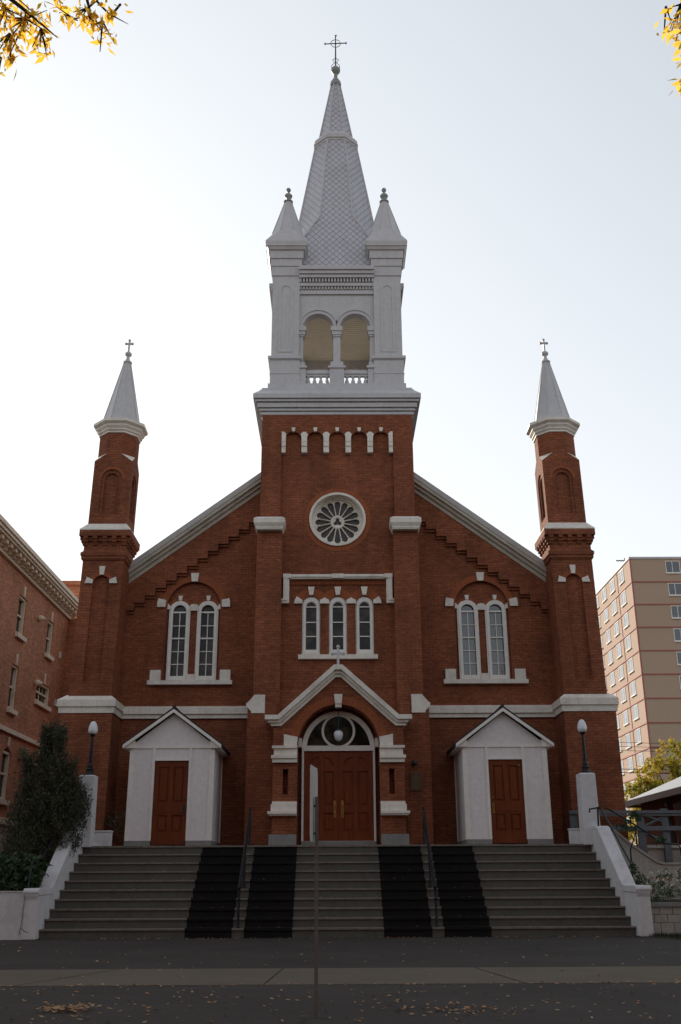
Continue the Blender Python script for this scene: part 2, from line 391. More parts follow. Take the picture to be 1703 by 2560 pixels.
# --- nave
nav = B()
zt = lambda x: 14.62 - .757*abs(x)
recL = [arch(s*4.315, 6.67, 8.88, .80, 20) for s in (-1, 1)]
nav.plate([(-6.95, 0), (6.95, 0), (6.95, zt(6.95)), (0, zt(0)), (-6.95, zt(6.95))], recL, 29.10, 29.34, back=False)
for s in (-1, 1):
    wh = [arch(s*4.315+d, 6.69, 8.79, .315, 16) for d in (-.42, .42)]
    nav.plate(rect(s*4.315-.86, s*4.315+.86, 6.6, 9.75), wh, 29.22, 29.33, back=False)
body = B(); body.plate([(-6.95, 0), (6.95, 0), (6.95, zt(6.95)-.02), (0, zt(0)-.02), (-6.95, zt(6.95)-.02)], (), 29.345, 62)
nave = nav.build('nave_wall', BRICK, ch); body.build('nave_body', BRICK_D, ch)
rf = B()
for s in (-1, 1):
    rf.plate(mirror([(7.35, zt(7.35)), (7.35, zt(7.35)+.12), (0, zt(0)+.12), (0, zt(0))], s), (), 28.98, 62.3)
rf.build('nave_roof', ROOFD, ch)
# corbelled brick steps
for s in (-1, 1):
    cb = B()
    for (dz, y0) in ((0, 28.955), (-.075, 29.03)):
        pts = [(2.2, zt(2.2)-.05)]; x = 2.42; low = [(2.2, zt(2.42)-1.02+dz)]
        while x < 6.35:
            z = zt(x)-1.02+dz; low += [(x, z), (x, z-.235)]; x += .305
        low.append((6.4, low[-1][1])); pts = [(2.2, zt(2.2)-.04), (6.4, zt(6.4)-.04)] + list(reversed(low))
        cb.plate(mirror(pts, s), (), y0, 29.1, back=False)
    cb.build('corbel_steps', BRICK, ch)
for s in (-1, 1):
    rk = B()
    def strip(z_hi, z_lo, y0, y1): rk.plate(mirror([(2.2, zt(2.2)+z_lo), (6.42, zt(6.42)+z_lo), (6.42, zt(6.42)+z_hi), (2.2, zt(2.2)+z_hi)], s), (), y0, y1)
    strip(-.08, -.28, 28.93, 29.05); strip(.02, -.14, 28.84, 29.04)
    strip(.12, -.02, 28.74, 29.04)
    o = rk.build('rake_moulding', TRIM_C, ch)
    fl = B(); fl.plate(mirror([(2.2, zt(2.2)+.10), (6.42, zt(6.42)+.10), (6.42, zt(6.42)+.29), (2.2, zt(2.2)+.29)], s), (), 28.72, 29.05); fl.build('flashing', FLASH, o)
    st = B(); st.prismx([(28.96, 5.70), (28.96, 5.86), (29.1, 5.94), (29.1, 5.58), (29.02, 5.58), (29.02, 5.70)], s*2.45, s*6.3); st.build('string_course', TRIM, ch)
# nave windows
def nave_window(cx):
    f = B()
    for d in (-.42, .42):
        c = cx+d; f.plate(arch(c, 6.69, 8.79, .315, 20), [arch(c, 6.83, 8.78, .20, 16)], 29.17, 29.30)
        f.plate(arch(c, 6.71, 8.785, .275, 20), [arch(c, 6.83, 8.78, .195, 16)], 29.145, 29.18)
        f.box(c-.2, c+.2, 29.20, 29.25, 8.735, 8.785)
        for z in (8.35, 7.57, 7.19): f.box(c-.2, c+.2, 29.22, 29.25, z-.012, z+.012)
        f.box(c-.2, c+.2, 29.20, 29.25, 7.94, 7.985)
        f.box(c-.012, c+.012, 29.218, 29.25, 6.83, 8.74)
    f = f.build('window', WHITEF, ch)
    gl = B()
    for d in (-.42, .42): gl.plate(arch(cx+d, 6.80, 8.78, .22, 16), (), 29.262, 29.275)
    gl.build('glass', GLASS if cx < 0 else GLASSB, f)
    sl = B(); sl.box(cx-1.235, cx+1.235, 28.95, 29.14, 6.55, 6.67)
    for s in (-1, 1): sl.box(cx+s*1.02-.155, cx+s*1.02+.155, 28.985, 29.13, 6.672, 6.98)
    sl.box(cx-.11, cx+.11, 29.13, 29.23, 6.672, 6.88); sl.build('sill', TRIM, f)
    k = keystone(cx, 9.68, 9.94, .185, .24, 29.03, 29.12); k.T = T0; k.v = [T0(*p) for p in k.v]; k.build('keystone', TRIM, f)
    for d in (-.42, .42):
        k = keystone(cx+d, 9.115, 9.262, .085, .13, 29.15, 29.23); k.v = [T0(*p) for p in k.v]; k.build('keystone', TRIM, f)
    for s in (-1, 1):
        q = B(); q.plate(mirror([(1.09, 8.885), (.85, 8.885), (.83, 9.10), (1.06, 9.15), (1.085, 9.05)], s, cx), (), 29.02, 29.12)
        q.plate(mirror([(.86, 8.84), (.72, 8.84), (.70, 8.93), (.83, 9.07), (.86, 9.08)], s, cx), (), 29.13, 29.23); q.build('springer_stone', TRIM, f)
    q = B(); q.plate([(cx-.137, 8.80), (cx+.137, 8.80), (cx+.137, 8.93), (cx+.09, 8.99), (cx, 9.01), (cx-.09, 8.99), (cx-.137, 8.93)], (), 29.15, 29.23); q.build('springer_stone', TRIM, f)
    va = B(); vous(va, cx, 8.88, .805, .99, 34, 29.092, 29.12)
    for d in (-.42, .42): vous(va, cx+d, 8.79, .32, .41, 15, 29.213, 29.25)
    va.build('arch_bricks', VOUS, f)
for s in (-1, 1): nave_window(s*4.315)

# --- corner turrets
def turret(sx):
    tx = sx*6.94
    def TT(x, y, z): return (x+tx+CX-sx*.0173*(max(z, 5.6)-6), y+28.6, z)
    A = MB(TT)
    lo = sx*.04
    A.box(lo-.725, lo+.725, -.7, .8, 0, 5.62)
    A.plate(rect(-.6, .6, 5.9, 10.08), [arch(0, 6.43, 9.32, .245, 14)], -.6, -.50, back=False); A.box(-.6, .6, -.499, .6, 5.9, 10.08)
    A.plate([(-.245, 6.43), (.245, 6.43), (.245, 6.47), (-.245, 6.47)], (), -.59, -.49)
    A.loft(0, 0, [(.62, 10.02), (.65, 10.06), (.65, 10.13), (.675, 10.16), (.675, 10.25), (.64, 10.28), (.61, 10.32)], 4)
    A.box(-.61, .61, -.61, .61, 10.3, 10.62)
    A.box(-.66, .66, -.66, .66, 10.60, 10.76); A.box(-.75, .75, -.75, .75, 10.745, 10.92)
    dn = MB()
    for k in range(5):
        x = -.56+.28*k
        dn.box(x-.065, x+.065, -.742, -.60, 10.66, 10.744); dn.box(x-.065, x+.065, -.70, -.60, 10.57, 10.658); dn.box(x-.065, x+.065, -.655, -.60, 10.49, 10.568)
    dn.rot4(0, 0)
    A.add(dn.v, dn.f)
    fc = MB()
    fc.plate(rect(-.567, .567, 11.1, 13.2), [arch(0, 11.46, 12.62, .31, 14)], -.57, -.50, back=False)
    fc.plate(rect(-.5, .5, 11.2, 13.1), [arch(0, 11.50, 12.60, .215, 14)], -.53, -.47, back=False)
    fc.rot4(0, 0); A.add(fc.v, fc.f)
    A.box(-.468, .468, -.468, .468, 11.1, 13.0)
    A.loft(0, 0, [(.569, 13.18, 's'), (.569, 13.2, 's'), (.569, 13.45), (.569, 14.2)], 8)
    t = A.build('corner_turret', BRICK, ch)
    W = MB(TT)
    W.prismx([(-.84, 5.74), (-.84, 5.93), (-.6, 6.08), (.7, 6.08), (.7, 5.58), (-.79, 5.58), (-.79, 5.74)], lo-.60, lo+.60)
    W.v = []; W.f = []
    W.loft(lo, 0.05, [(.77, 5.57), (.77, 5.74), (.815, 5.745), (.815, 5.93), (.61, 6.09)], 4)
    W.build('pier_cap', TRIM, t)
    W = MB(TT); W.loft(0, 0, [(.755, 10.922), (.755, 10.95), (.555, 11.19)], 4); W.build('sloped_cap', TRIM, t)
    W = MB(TT)
    for a in range(4):
        c, q = [(1, 0), (0, 1), (-1, 0), (0, -1)][a]; e = .569*math.tan(PI/8)
        pts = [(.573, -.573, 13.195), (e, -.575, 13.452), (.575, -e, 13.452)]
        W.add([(x*c-y*q, x*q+y*c, z) for x, y, z in pts + [(x*.96, y*.96, z-.03) for x, y, z in pts]], [(0, 1, 2), (3, 5, 4), (0, 3, 4, 1), (1, 4, 5, 2), (2, 5, 3, 0)])
    W.build('corner_flashing', TRIM, t)
    W = MB(TT); W.loft(0, 0, [(.575, 14.14), (.60, 14.15), (.60, 14.20), (.64, 14.24), (.64, 14.28), (.70, 14.36), (.70, 14.40), (.75, 14.44), (.785, 14.47), (.785, 14.555), (.60, 14.60)], 8)
    W.build('turret_cornice', TRIM, t)
    W = MB(TT); W.loft(0, 0, [(.545, 14.58), (.545, 14.63), (.10, 16.86)], 8)
    S = W.build('turret_spire', METAL, t)
    W = MB(TT)
    for a in range(8):
        th = PI/8 + a*PI/4; r0 = .55/math.cos(PI/8); r1 = .105/math.cos(PI/8)
        W.tube([(r0*math.cos(th), r0*math.sin(th), 14.62), (r1*math.cos(th), r1*math.sin(th), 16.86)], [.018, .012], 5)
    W.build('spire_ridge', METAL, t)
    W = MB(TT); W.lathe(0, 0, [(.10, 16.84), (.14, 16.86), (.14, 16.90), (.085, 16.94), (.055, 17.04), (.05, 17.10), (.10, 17.14), (.115, 17.19), (.10, 17.23), (.045, 17.27), (.03, 17.30)], 16)
    W.build('finial', METAL, t, True)
    W = MB(TT); W.box(-.026, .026, -.026, .026, 17.29, 17.70); W.box(-.10, .10, -.024, .024, 17.55, 17.605)
    for p in ((-.10, 17.578), (.10, 17.578), (0, 17.70)): W.sphere((p[0], 0, p[1]), .047, 8)
    W.build('cross', METAL, t)
    for (pts) in ([(-.055, 9.575), (.055, 9.575), (.085, 9.83), (-.085, 9.83)],): W = MB(TT); W.plate(pts, (), -.66, -.59); W.build('keystone', TRIM, t)
    for s in (-1, 1):
        W = MB(TT); W.plate(mirror([(.47, 9.32), (.248, 9.32), (.235, 9.43), (.42, 9.51)], s), (), -.65, -.59); W.build('springer_stone', TRIM, t)
    W = MB(TT); vous(W, 0, 9.32, .248, .36, 11, -.606, -.59); vous(W, 0, 12.62, .313, .40, 13, -.577, -.55); W.build('arch_bricks', VOUS, t)
for s in (-1, 1): turret(s)

# --- tower
tw = B()
rose_z = 11.39
trip = [-.777, 0, .777]
tw.plate(rect(-2.30, 2.30, 1.5, 14.8), [circ(0, rose_z, .835, 48)] + [arch(c, 7.27, 8.735, .262, 14) for c in trip], 28.30, 28.65, back=False)
tw.box(-2.30, 2.30, 28.652, 32.9, 0, 14.8)
hole = [(1.72, 6.25), (1.72, 14.0)]
for c in (1.354, .677, 0, -.677, -1.354):
    hole += [(c+.25*math.cos(PI*i/10), 14.0+.235*math.sin(PI*i/10)) for i in range(11)]
hole += [(-1.72, 14.0), (-1.72, 6.25)]
tw.plate(rect(-2.33, 2.33, 1.6, 14.80), [hole], 28.17, 28.302, back=False)
for s in (-1, 1):
    tw.box(s*1.64, s*2.38, 27.98, 28.31, 1.7, 10.95); tw.box(s*1.70, s*2.52, 27.93, 28.32, 1.7, 5.9)
tower = tw.build('tower', BRICK, ch)
for s in (-1, 1):
    q = B(); q.loft(s*2.01, 28.16, [(.38, 10.90), (.385, 10.92), (.40, 10.95), (.40, 10.98), (.46, 11.09), (.46, 11.23), (.36, 11.30)], 4); q.build('buttress_cap', TRIM, tower)
    q = B(); q.plate(mirror([(2.04, 5.55), (2.42, 5.55), (2.42, 5.60), (2.56, 5.74), (2.56, 5.83), (2.52, 5.84), (2.33, 6.06), (2.04, 6.06)], s), (), 27.9, 28.33); q.build('kneeler_stone', TRIM, tower)
ic = [.3385*k for k in (-3, -1, 1, 3)]
for x in (-1.015, -.3385, .3385, 1.015):
    q = B(); q.box(x-.085, x+.085, 28.11, 28.31, 13.51, 13.60); q.box(x-.085, x+.085, 28.13, 28.31, 13.602, 13.72)
    q.box(x-.085, x+.085, 28.10, 28.31, 13.722, 13.86); q.plate([(x-.085, 13.862), (x+.085, 13.862), (x+.085, 14.02), (x+.11, 14.12), (x+.04, 14.19), (x-.04, 14.19), (x-.11, 14.12), (x-.085, 14.02)], (), 28.09, 28.31); q.build('corbel_stone', TRIM, tower)
for s in (-1, 1):
    q = B()
    for z0, z1, y in ((13.51, 13.60, 28.11), (13.602, 13.72, 28.13), (13.722, 13.86, 28.10)): q.box(s*1.59, s*1.71, y, 28.31, z0, z1)
    q.plate(mirror([(1.59, 13.862), (1.71, 13.862), (1.71, 14.20), (1.64, 14.20), (1.575, 14.13), (1.59, 14.02)], s), (), 28.09, 28.31); q.build('corbel_stone', TRIM, tower)
for c in (-1.354, -.677, 0, .677, 1.354):
    q = MB(T0).plate([(c-.04, 14.22), (c+.04, 14.22), (c+.06, 14.345), (c-.06, 14.345)], (), 28.10, 28.2); q.build('keystone', TRIM, tower)
q = B(); q.loft(0, 30.6, [(2.345, 14.72), (2.36, 14.80), (2.34, 14.805), (2.34, 14.83), (2.40, 14.835), (2.40, 14.91), (2.37, 14.915), (2.37, 14.95), (2.44, 14.955), (2.44, 15.02), (2.41, 15.025), (2.41, 15.05), (2.49, 15.055), (2.50, 15.19), (2.47, 15.195), (2.47, 15.22), (2.56, 15.225), (2.57, 15.28), (2.54, 15.285), (2.54, 15.31), (2.615, 15.315), (2.62, 15.46), (2.42, 15.67), (2.42, 15.70), (2.37, 15.71), (2.37, 15.78), (2.2, 15.80)], 4)
q.build('tower_cornice', METAL, ch)
# rose window
q = B(); q.plate(circ(0, rose_z, .85, 48), [circ(0, rose_z, .78, 48)], 28.24, 28.36); q.plate(circ(0, rose_z, .834, 48), [circ(0, rose_z, .765, 48)], 28.362, 28.64)
pet = []
for k in range(16):
    a = PI/2 + k*PI/8; p = []
    for (r, h) in ((.215, .027), (.565, .096)): p.append((r, -h))
    for i in range(9):
        t = -PI/2 + PI*i/8; p.append((.565+.11*math.cos(t), .096*math.sin(t))) if 0 < i < 8 else None
    p += [(.565, .096), (.215, .027)]
    pet.append([(r*math.cos(a)-h*math.sin(a), rose_z+r*math.sin(a)+h*math.cos(a)) for r, h in p])
tre = []
for k in range(3):
    a = PI/2 + k*2*PI/3
    for i in range(9):
        t = a - R(110) + R(220)*i/8; tre.append((.07*math.cos(a)+.062*math.cos(t), rose_z+.07*math.sin(a)+.062*math.sin(t)))
q.plate(circ(0, rose_z, .78, 64), pet + [tre], 28.56, 28.62)
q.plate(circ(0, rose_z, .80, 48), [circ(0, rose_z, .71, 48)], 28.50, 28.57)
for k in range(16):
    a = PI/2 + (k+.5)*PI/8; c = (math.cos(a), math.sin(a))
    q.tube([(.2*c[0], 28.555, rose_z+.2*c[1]), (.60*c[0], 28.555, rose_z+.60*c[1])], .014, 6); q.sphere((.56*c[0], 28.55, rose_z+.56*c[1]), .03, 6)
q.plate(circ(0, rose_z, .20, 24), [circ(0, rose_z, .155, 24)], 28.535, 28.57)
q = q.build('rose_window', TRIM, ch)
z = B(); z.plate(circ(0, rose_z, .74, 40), (), 28.63, 28.645); z.build('glass', newmat('brown_glass', (.035, .018, .014), .3, 0, .4), q)
z = B(); vous(z, 0, rose_z, .852, 1.0, 52, 28.292, 28.32, 0, 360); z.build('arch_bricks', VOUS, q)
# three narrow windows
q0 = B(); q0.box(-1.14, 1.14, 28.18, 28.35, 7.126, 7.25)
for c in trip: q0.box(c-.255, c+.255, 28.19, 28.33, 7.252, 7.285)
q0.build('sill', TRIM, ch)
for c in trip:
    f = B(); f.plate(arch(c, 7.27, 8.735, .261, 18), [arch(c, 7.42, 8.675, .153, 14)], 28.34, 28.44)
    f.plate(arch(c, 7.29, 8.735, .225, 18), [arch(c, 7.40, 8.68, .17, 14)], 28.315, 28.345)
    for z_ in (8.69, 8.23, 7.81): f.box(c-.155, c+.155, 28.35, 28.40, z_-.014, z_+.014)
    f = f.build('window', WHITEF, ch)
    z = B(); z.plate(arch(c, 7.4, 8.68, .18, 14), (), 28.41, 28.425); z.build('glass', GLASS, f)
    z = MB(T0); z.plate([(c-.055, 9.02), (c+.055, 9.02), (c+.095, 9.262), (c-.095, 9.262)], (), 28.2, 28.32); z.build('keystone', TRIM, f)
    z = B(); vous(z, c, 8.735, .265, .50, 17, 28.288, 28.31, 8, 172); z.build('arch_bricks', VOUS, f)
for s in (-1, 1):
    z = B(); z.plate(mirror([(1.275, 8.762), (1.035, 8.762), (1.03, 8.86), (1.2, 8.975), (1.25, 8.88)], s), (), 28.2, 28.32); z.build('springer_stone', TRIM, tower)
    z = B(); z.plate(mirror([(.525, 8.76), (.252, 8.76), (.252, 8.86), (.3885, 8.935), (.525, 8.86)], s), (), 28.2, 28.32); z.build('springer_stone', TRIM, tower)
hd = B()
hp = [(-1.755, 8.757), (-1.42, 8.757), (-1.42, 9.49), (1.42, 9.49), (1.42, 8.757), (1.755, 8.757), (1.755, 8.872), (1.585, 8.872), (1.585, 9.605), (-1.585, 9.605), (-1.585, 8.872), (-1.755, 8.872)]
hd.plate(hp, (), 28.13, 28.31)
hd.plate([(-1.755, 8.83), (-1.47, 8.83), (-1.47, 9.535), (1.47, 9.535), (1.47, 8.83), (1.755, 8.83), (1.755, 8.876), (1.59, 8.876), (1.59, 9.61), (-1.59, 9.61), (-1.59, 8.876), (-1.755, 8.876)], (), 28.09, 28.128)
for s in (-1, 1): hd.box(s*1.37, s*1.60, 28.075, 28.30, 9.50, 9.625)
hd.box(-.17, .17, 28.075, 28.30, 9.495, 9.625); hd.build('hood_moulding', TRIM, tower)
db = B()
for i in range(38): db.box(-1.38+i*.0735, -1.38+i*.0735+.05, 28.25, 28.31, 9.34, 9.47)
db.build('dentil_bricks', VOUS, tower)

# --- belfry
by = 30.6
bl = B()
side = MB()
side.plate([(-1.24, 16.03), (-1.24, 19.42), (1.24, 19.42), (1.24, 16.03), (1.035, 16.03)] + [(.607+.49*math.cos(t*PI/18)*1.0, 18.2+.475*math.sin(t*PI/18)) for t in range(0, 19)] + [(.11, 16.03), (-.11, 16.03)] + [(-.607+.49*math.cos(t*PI/18), 18.2+.475*math.sin(t*PI/18)) for t in range(0, 19)] + [(-1.035, 16.03)][:0] + [(-1.10, 16.03)], (), 28.62, 28.86)
for c in (-.607, .607):
    side.plate([(c+.64*math.cos(t*PI/18), 18.2+.64*math.sin(t*PI/18)) for t in range(19)] + [(c-.5*math.cos(t*PI/18), 18.2+.485*math.sin(t*PI/18)) for t in range(19)], (), 28.575, 28.622)
    side.plate([(c+.655*math.cos(t*PI/18), 18.2+.665*math.sin(t*PI/18)) for t in range(19)] + [(c-.60*math.cos(t*PI/18), 18.2+.60*math.sin(t*PI/18)) for t in range(19)], (), 28.545, 28.576)
for x0, x1 in ((-.19, .19), (-1.26, -1.0), (1.0, 1.26)):
    side.box(x0, x1, 28.53, 28.88, 18.03, 18.20); side.box(x0+.03, x1-.03, 28.56, 28.87, 17.90, 18.028); side.box(x0+.055, x1-.055, 28.585, 28.865, 17.84, 17.898)
for x0, x1 in ((-.235, .235), (-1.24, -1.0), (1.0, 1.24)):
    side.box(x0, x1, 28.5, 28.95, 16.0, 16.62); side.box(x0-.045, x1+.045, 28.45, 28.99, 16.622, 16.70); side.box(x0+.03, x1-.03, 28.53, 28.92, 16.702, 16.88)
side.box(-1.24, 1.24, 28.60, 28.88, 19.42, 20.3)
side.box(-1.24, 1.24, 28.56, 28.61, 19.42, 19.56); side.box(-1.24, 1.24, 28.50, 28.61, 19.70, 19.82); side.box(-1.24, 1.24, 28.42, 28.61, 19.98, 20.10)
side.box(-1.24, 1.24, 28.36, 28.61, 20.102, 20.22); side.box(-1.24, 1.24, 28.30, 28.7, 20.222, 20.36)
for i in range(24):
    x = -1.19+i*.1035; side.box(x-.028, x+.028, 28.46, 28.61, 19.835, 19.965); side.box(x-.022, x+.03, 28.53, 28.61, 19.59, 19.69)
side.rot4(0, by); bl.add(side.v, side.f)
bl.box(-2.2, 2.2, by-2.2, by+2.2, 15.78, 16.03)
for sx in (-1, 1):
    for sy in (-1, 1):
        px, py = sx*1.67, by+sy*1.67
        bl.loft(px, py, [(.475, 16.0), (.475, 16.88), (.50, 16.90), (.545, 16.93), (.545, 17.02), (.445, 17.06), (.445, 20.05), (.48, 20.07), (.48, 20.12), (.485, 20.40), (.515, 20.42), (.52, 20.68), (.56, 20.70), (.57, 20.98), (.62, 21.0), (.66, 21.09), (.69, 21.11), (.695, 21.22)], 4)
        bl.loft(px, py, [(.49, 16.4), (.49, 16.42)], 4)
belfry = bl.build('belfry', METAL, ch)
for s in (-1, 1):
  for kk in (0, 1, 3):
    pr_ = MB(); pr_.plate([(s*1.67+.235*math.cos(t*PI/12), 19.56+.235*math.sin(t*PI/12)) for t in range(13)] + [(s*1.67-.235, 17.2), (s*1.67+.235, 17.2)], [[(s*1.67+.15*math.cos(t*PI/12), 19.53+.15*math.sin(t*PI/12)) for t in range(13)] + [(s*1.67-.15, 17.26), (s*1.67+.15, 17.26)]], 28.465, 28.49)
    if kk: pr_.rot4(0, by, (kk,)); pr_.v = pr_.v[len(pr_.v)//2:]; h_ = len(pr_.f)//2; m_ = len(pr_.v); pr_.f = [tuple(i-m_ for i in f) for f in pr_.f[h_:]]
    pn = B(); pn.add(pr_.v, pr_.f); pn.build('niche_moulding', METAL, belfry)
q = B(); q.box(-1.9, 1.9, 28.8, 32.4, 19.02, 19.1); q.build('ceiling', CEIL, belfry)
for c, kk in [(c, kk) for c in (-.62, .62) for kk in range(4)]:
    bal = MB(); bal.box(c-.42, c+.42, 28.58, 28.78, 16.47, 16.60); bal.box(c-.42, c+.42, 28.62, 28.74, 16.40, 16.468); bal.box(c-.42, c+.42, 28.6, 28.76, 16.03, 16.09)
    for i in range(4):
        x = c-.30+i*.2; bal.lathe(x, 28.68, [(.035, 16.08), (.05, 16.12), (.066, 16.2), (.05, 16.27), (.03, 16.33), (.055, 16.37), (.055, 16.41)], 10)
    if kk: bal.rot4(0, by, (kk,)); bal.v = bal.v[len(bal.v)//2:]; h_ = len(bal.f)//2; m_ = len(bal.v); bal.f = [tuple(i-m_ for i in f) for f in bal.f[h_:]]
    q = B(); q.add(bal.v, bal.f); q.build('balustrade', METAL, belfry)
for sx in (-1, 1):
    for sy in (-1, 1):
        px, py = sx*1.67, by+sy*1.67
        q = B(); q.loft(px, py, [(.70, 21.22, 's'), (.70, 21.30, 's'), (.52, 21.88), (.115, 23.33)], 8); pin = q.build('pinnacle', METAL, ch)
        k8 = 1/math.cos(PI/8); q = B()
        for a in range(8):
            th = PI/8+a*PI/4; q.tube([(px+.525*k8*math.cos(th), py+.525*k8*math.sin(th), 21.88), (px+.12*k8*math.cos(th), py+.12*k8*math.sin(th), 23.33)], [.016, .012], 5)
        q.build('ridge', METAL, pin)
        q = B(); q.lathe(px, py, [(.10, 23.32), (.16, 23.34), (.16, 23.38), (.08, 23.41), (.055, 23.49), (.12, 23.56), (.14, 23.62), (.10, 23.68), (.035, 23.72), (.03, 23.78), (.065, 23.81), (.085, 23.87), (.06, 23.93), (.02, 23.96)], 14); q.build('finial', COPPER, pin, True)
# --- spire
q = B(); q.loft(0, by, [(1.98, 20.3, 's'), (1.95, 20.36, 's'), (1.38, 23.0), (.765, 26.86)], 8); q.loft(0, by, [(.63, 27.2), (.165, 30.05)], 8)
spire = q.build('spire', SHING, ch)
q = B(); q.loft(0, by, [(.78, 26.84), (.785, 26.90), (.82, 26.93), (.82, 27.0), (.79, 27.03), (.80, 27.11), (.71, 27.26), (.64, 27.29)], 8)
for a in range(8):
    th = PI/8+a*PI/4; k8 = 1/math.cos(PI/8)
    q.tube([(1.385*k8*math.cos(th), by+1.385*k8*math.sin(th), 23.0), (.77*k8*math.cos(th), by+.77*k8*math.sin(th), 26.86)], .028, 6)
    q.tube([(.635*k8*math.cos(th), by+.635*k8*math.sin(th), 27.24), (.17*k8*math.cos(th), by+.17*k8*math.sin(th), 30.05)], .022, 6)
    cx_, cy_ = (1.96 if math.cos(th) > 0 else -1.96), (1.96 if math.sin(th) > 0 else -1.96)
    q.tube([(1.385*k8*math.cos(th), by+1.385*k8*math.sin(th), 23.0), (cx_, by+cy_, 20.36)], .028, 6)
q.build('spire_band', METAL, spire)
q = B(); q.loft(0, by, [(.17, 30.0), (.21, 30.04), (.21, 30.12), (.18, 30.15), (.19, 30.22), (.13, 30.30), (.12, 30.36)], 8)
q.lathe(0, by, [(.12, 30.34), (.075, 30.44), (.07, 30.62), (.13, 30.70), (.175, 30.78), (.175, 30.88), (.13, 30.94), (.06, 30.98)], 16); q.build('finial', COPPER, spire)
q = B(); q.tube([(0, by, 30.95), (0, by, 32.55)], [.03, .022], 8); q.tube([(-.37, by, 32.16), (.37, by, 32.20)], .02, 8)
q.tube([(.19*math.cos(a*PI/12), by, 32.18+.19*math.sin(a*PI/12)) for a in range(25)], .013, 6)
for s in (-1, 1): q.plate([(s*.36, 32.18+s*.02), (s*.44, 32.24+s*.02), (s*.44, 32.12+s*.02)], (), by-.015, by+.015)
q.plate([(0, 32.52), (.06, 32.60), (-.06, 32.60)], (), by-.015, by+.015)
for a in range(4):
    th = a*PI/2; q.tube([(.16*math.cos(th), by+.16*math.sin(th), 30.95), (.15*math.cos(th), by+.15*math.sin(th), 31.08), (.04*math.cos(th), by+.04*math.sin(th), 31.2), (.12*math.cos(th), by+.12*math.sin(th), 31.36), (.03*math.cos(th), by+.03*math.sin(th), 31.42)], .012, 5)
q.build('cross', IRON, spire)

# --- portal
pt = B()
slots = [rect(s*1.42-.07, s*1.42+.07, 3.33, 3.99) for s in (-1, 1)]
pt.plate([(-1.76, 1.9), (-1.76, 5.22), (0, 6.60), (1.76, 5.22), (1.76, 1.9), (1.10, 1.9)] + [(1.10*math.cos(t*PI/24), 4.60+1.10*math.sin(t*PI/24)) for t in range(25)] + [(-1.10, 1.9)], slots, 27.42, 28.31)
for s in (-1, 1): pt.box(s*1.1, s*1.72, 27.75, 28.2, 3.2, 4.1)
portal = pt.build('portal', BRICK, ch)
q = B()
for (o_, i_, y0, y1) in (((1.985, 5.30, 5.40, 1.62, 6.76, .11), (1.985, 5.27, 1.60, 6.62, .07), 27.22, 27.45),):
    q.plate([(-1.985, 5.275), (-1.985, 5.395), (-1.64, 5.395), (-.115, 6.76), (.115, 6.76), (1.64, 5.395), (1.985, 5.395), (1.985, 5.275), (1.60, 5.275), (.08, 6.625), (-.08, 6.625), (-1.60, 5.275)], (), 27.20, 28.32)
    q.plate([(-1.90, 5.20), (-1.90, 5.274), (-1.599, 5.274), (-.08, 6.624), (.08, 6.624), (1.599, 5.274), (1.90, 5.274), (1.90, 5.20), (1.58, 5.20), (.075, 6.53), (-.075, 6.53), (-1.58, 5.20)], (), 27.29, 28.32)
    q.plate([(-1.82, 5.12), (-1.82, 5.199), (-1.579, 5.199), (-.075, 6.529), (.075, 6.529), (1.579, 5.199), (1.82, 5.199), (1.82, 5.12), (1.545, 5.12), (.07, 6.44), (-.07, 6.44), (-1.545, 5.12)], (), 27.35, 28.32)
q.build('gable_moulding', TRIM, portal)
q = B(); q.plate([(-.09, 5.71), (.09, 5.71), (.115, 5.97), (-.115, 5.97)], (), 27.33, 27.44); q.box(-.085, .085, 27.36, 27.6, 5.62, 5.708); q.build('keystone', TRIM, portal)
for s in (-1, 1):
    q = B(); q.plate(mirror([(1.47, 4.592), (1.12, 4.592), (1.10, 4.82), (1.30, 4.86), (1.47, 4.90)], s), (), 27.34, 27.46); q.build('springer_stone', TRIM, portal)
    q = B()
    for z0, z1, x1, y0 in ((4.52, 4.59, 1.78, 27.28), (4.34, 4.518, 1.73, 27.34), (4.255, 4.338, 1.80, 27.25), (4.15, 4.253, 1.77, 27.30)): q.box(s*1.105, s*x1, y0, 28.0, z0, z1)
    q.box(s*1.0, s*1.11, 27.7, 27.98, 4.60, 4.84)
    q.build('capital', TRIM, portal)
    q = B(); q.box(s*1.105, s*1.87, 27.22, 28.0, 2.83, 2.90); q.box(s*1.105, s*1.83, 27.27, 28.0, 2.79, 2.829)
    q.loft(0, 0, [(.001, 0), (.001, .001)], 4); q.v = q.v[:-8]; q.f = q.f[:-6]
    q.box(s*1.105, s*1.79, 27.32, 28.0, 2.90, 3.08); q.box(s*1.105, s*1.76, 27.36, 28.0, 3.082, 3.15); q.build('band_course', TRIM, portal)
    q = B(); q.box(s*1.11, s*1.83, 27.30, 28.0, 2.03, 2.32); q.build('plinth', CONC, portal)
q = B(); vous(q, 0, 4.60, 1.105, 1.33, 41, 27.412, 27.45, 6, 174); q.build('arch_bricks', VOUS, portal)
q = B(); q.box(-.12, .12, 27.55, 27.85, 6.74, 6.80); q.box(-.035, .035, 27.66, 27.73, 6.79, 7.34); q.box(-.15, .15, 27.665, 27.725, 7.14, 7.20)
for p in ((-.15, 7.17), (.15, 7.17), (0, 7.36)): q.sphere((p[0], 27.695, p[1]), .055, 10)
q.build('cross', METAL, portal)
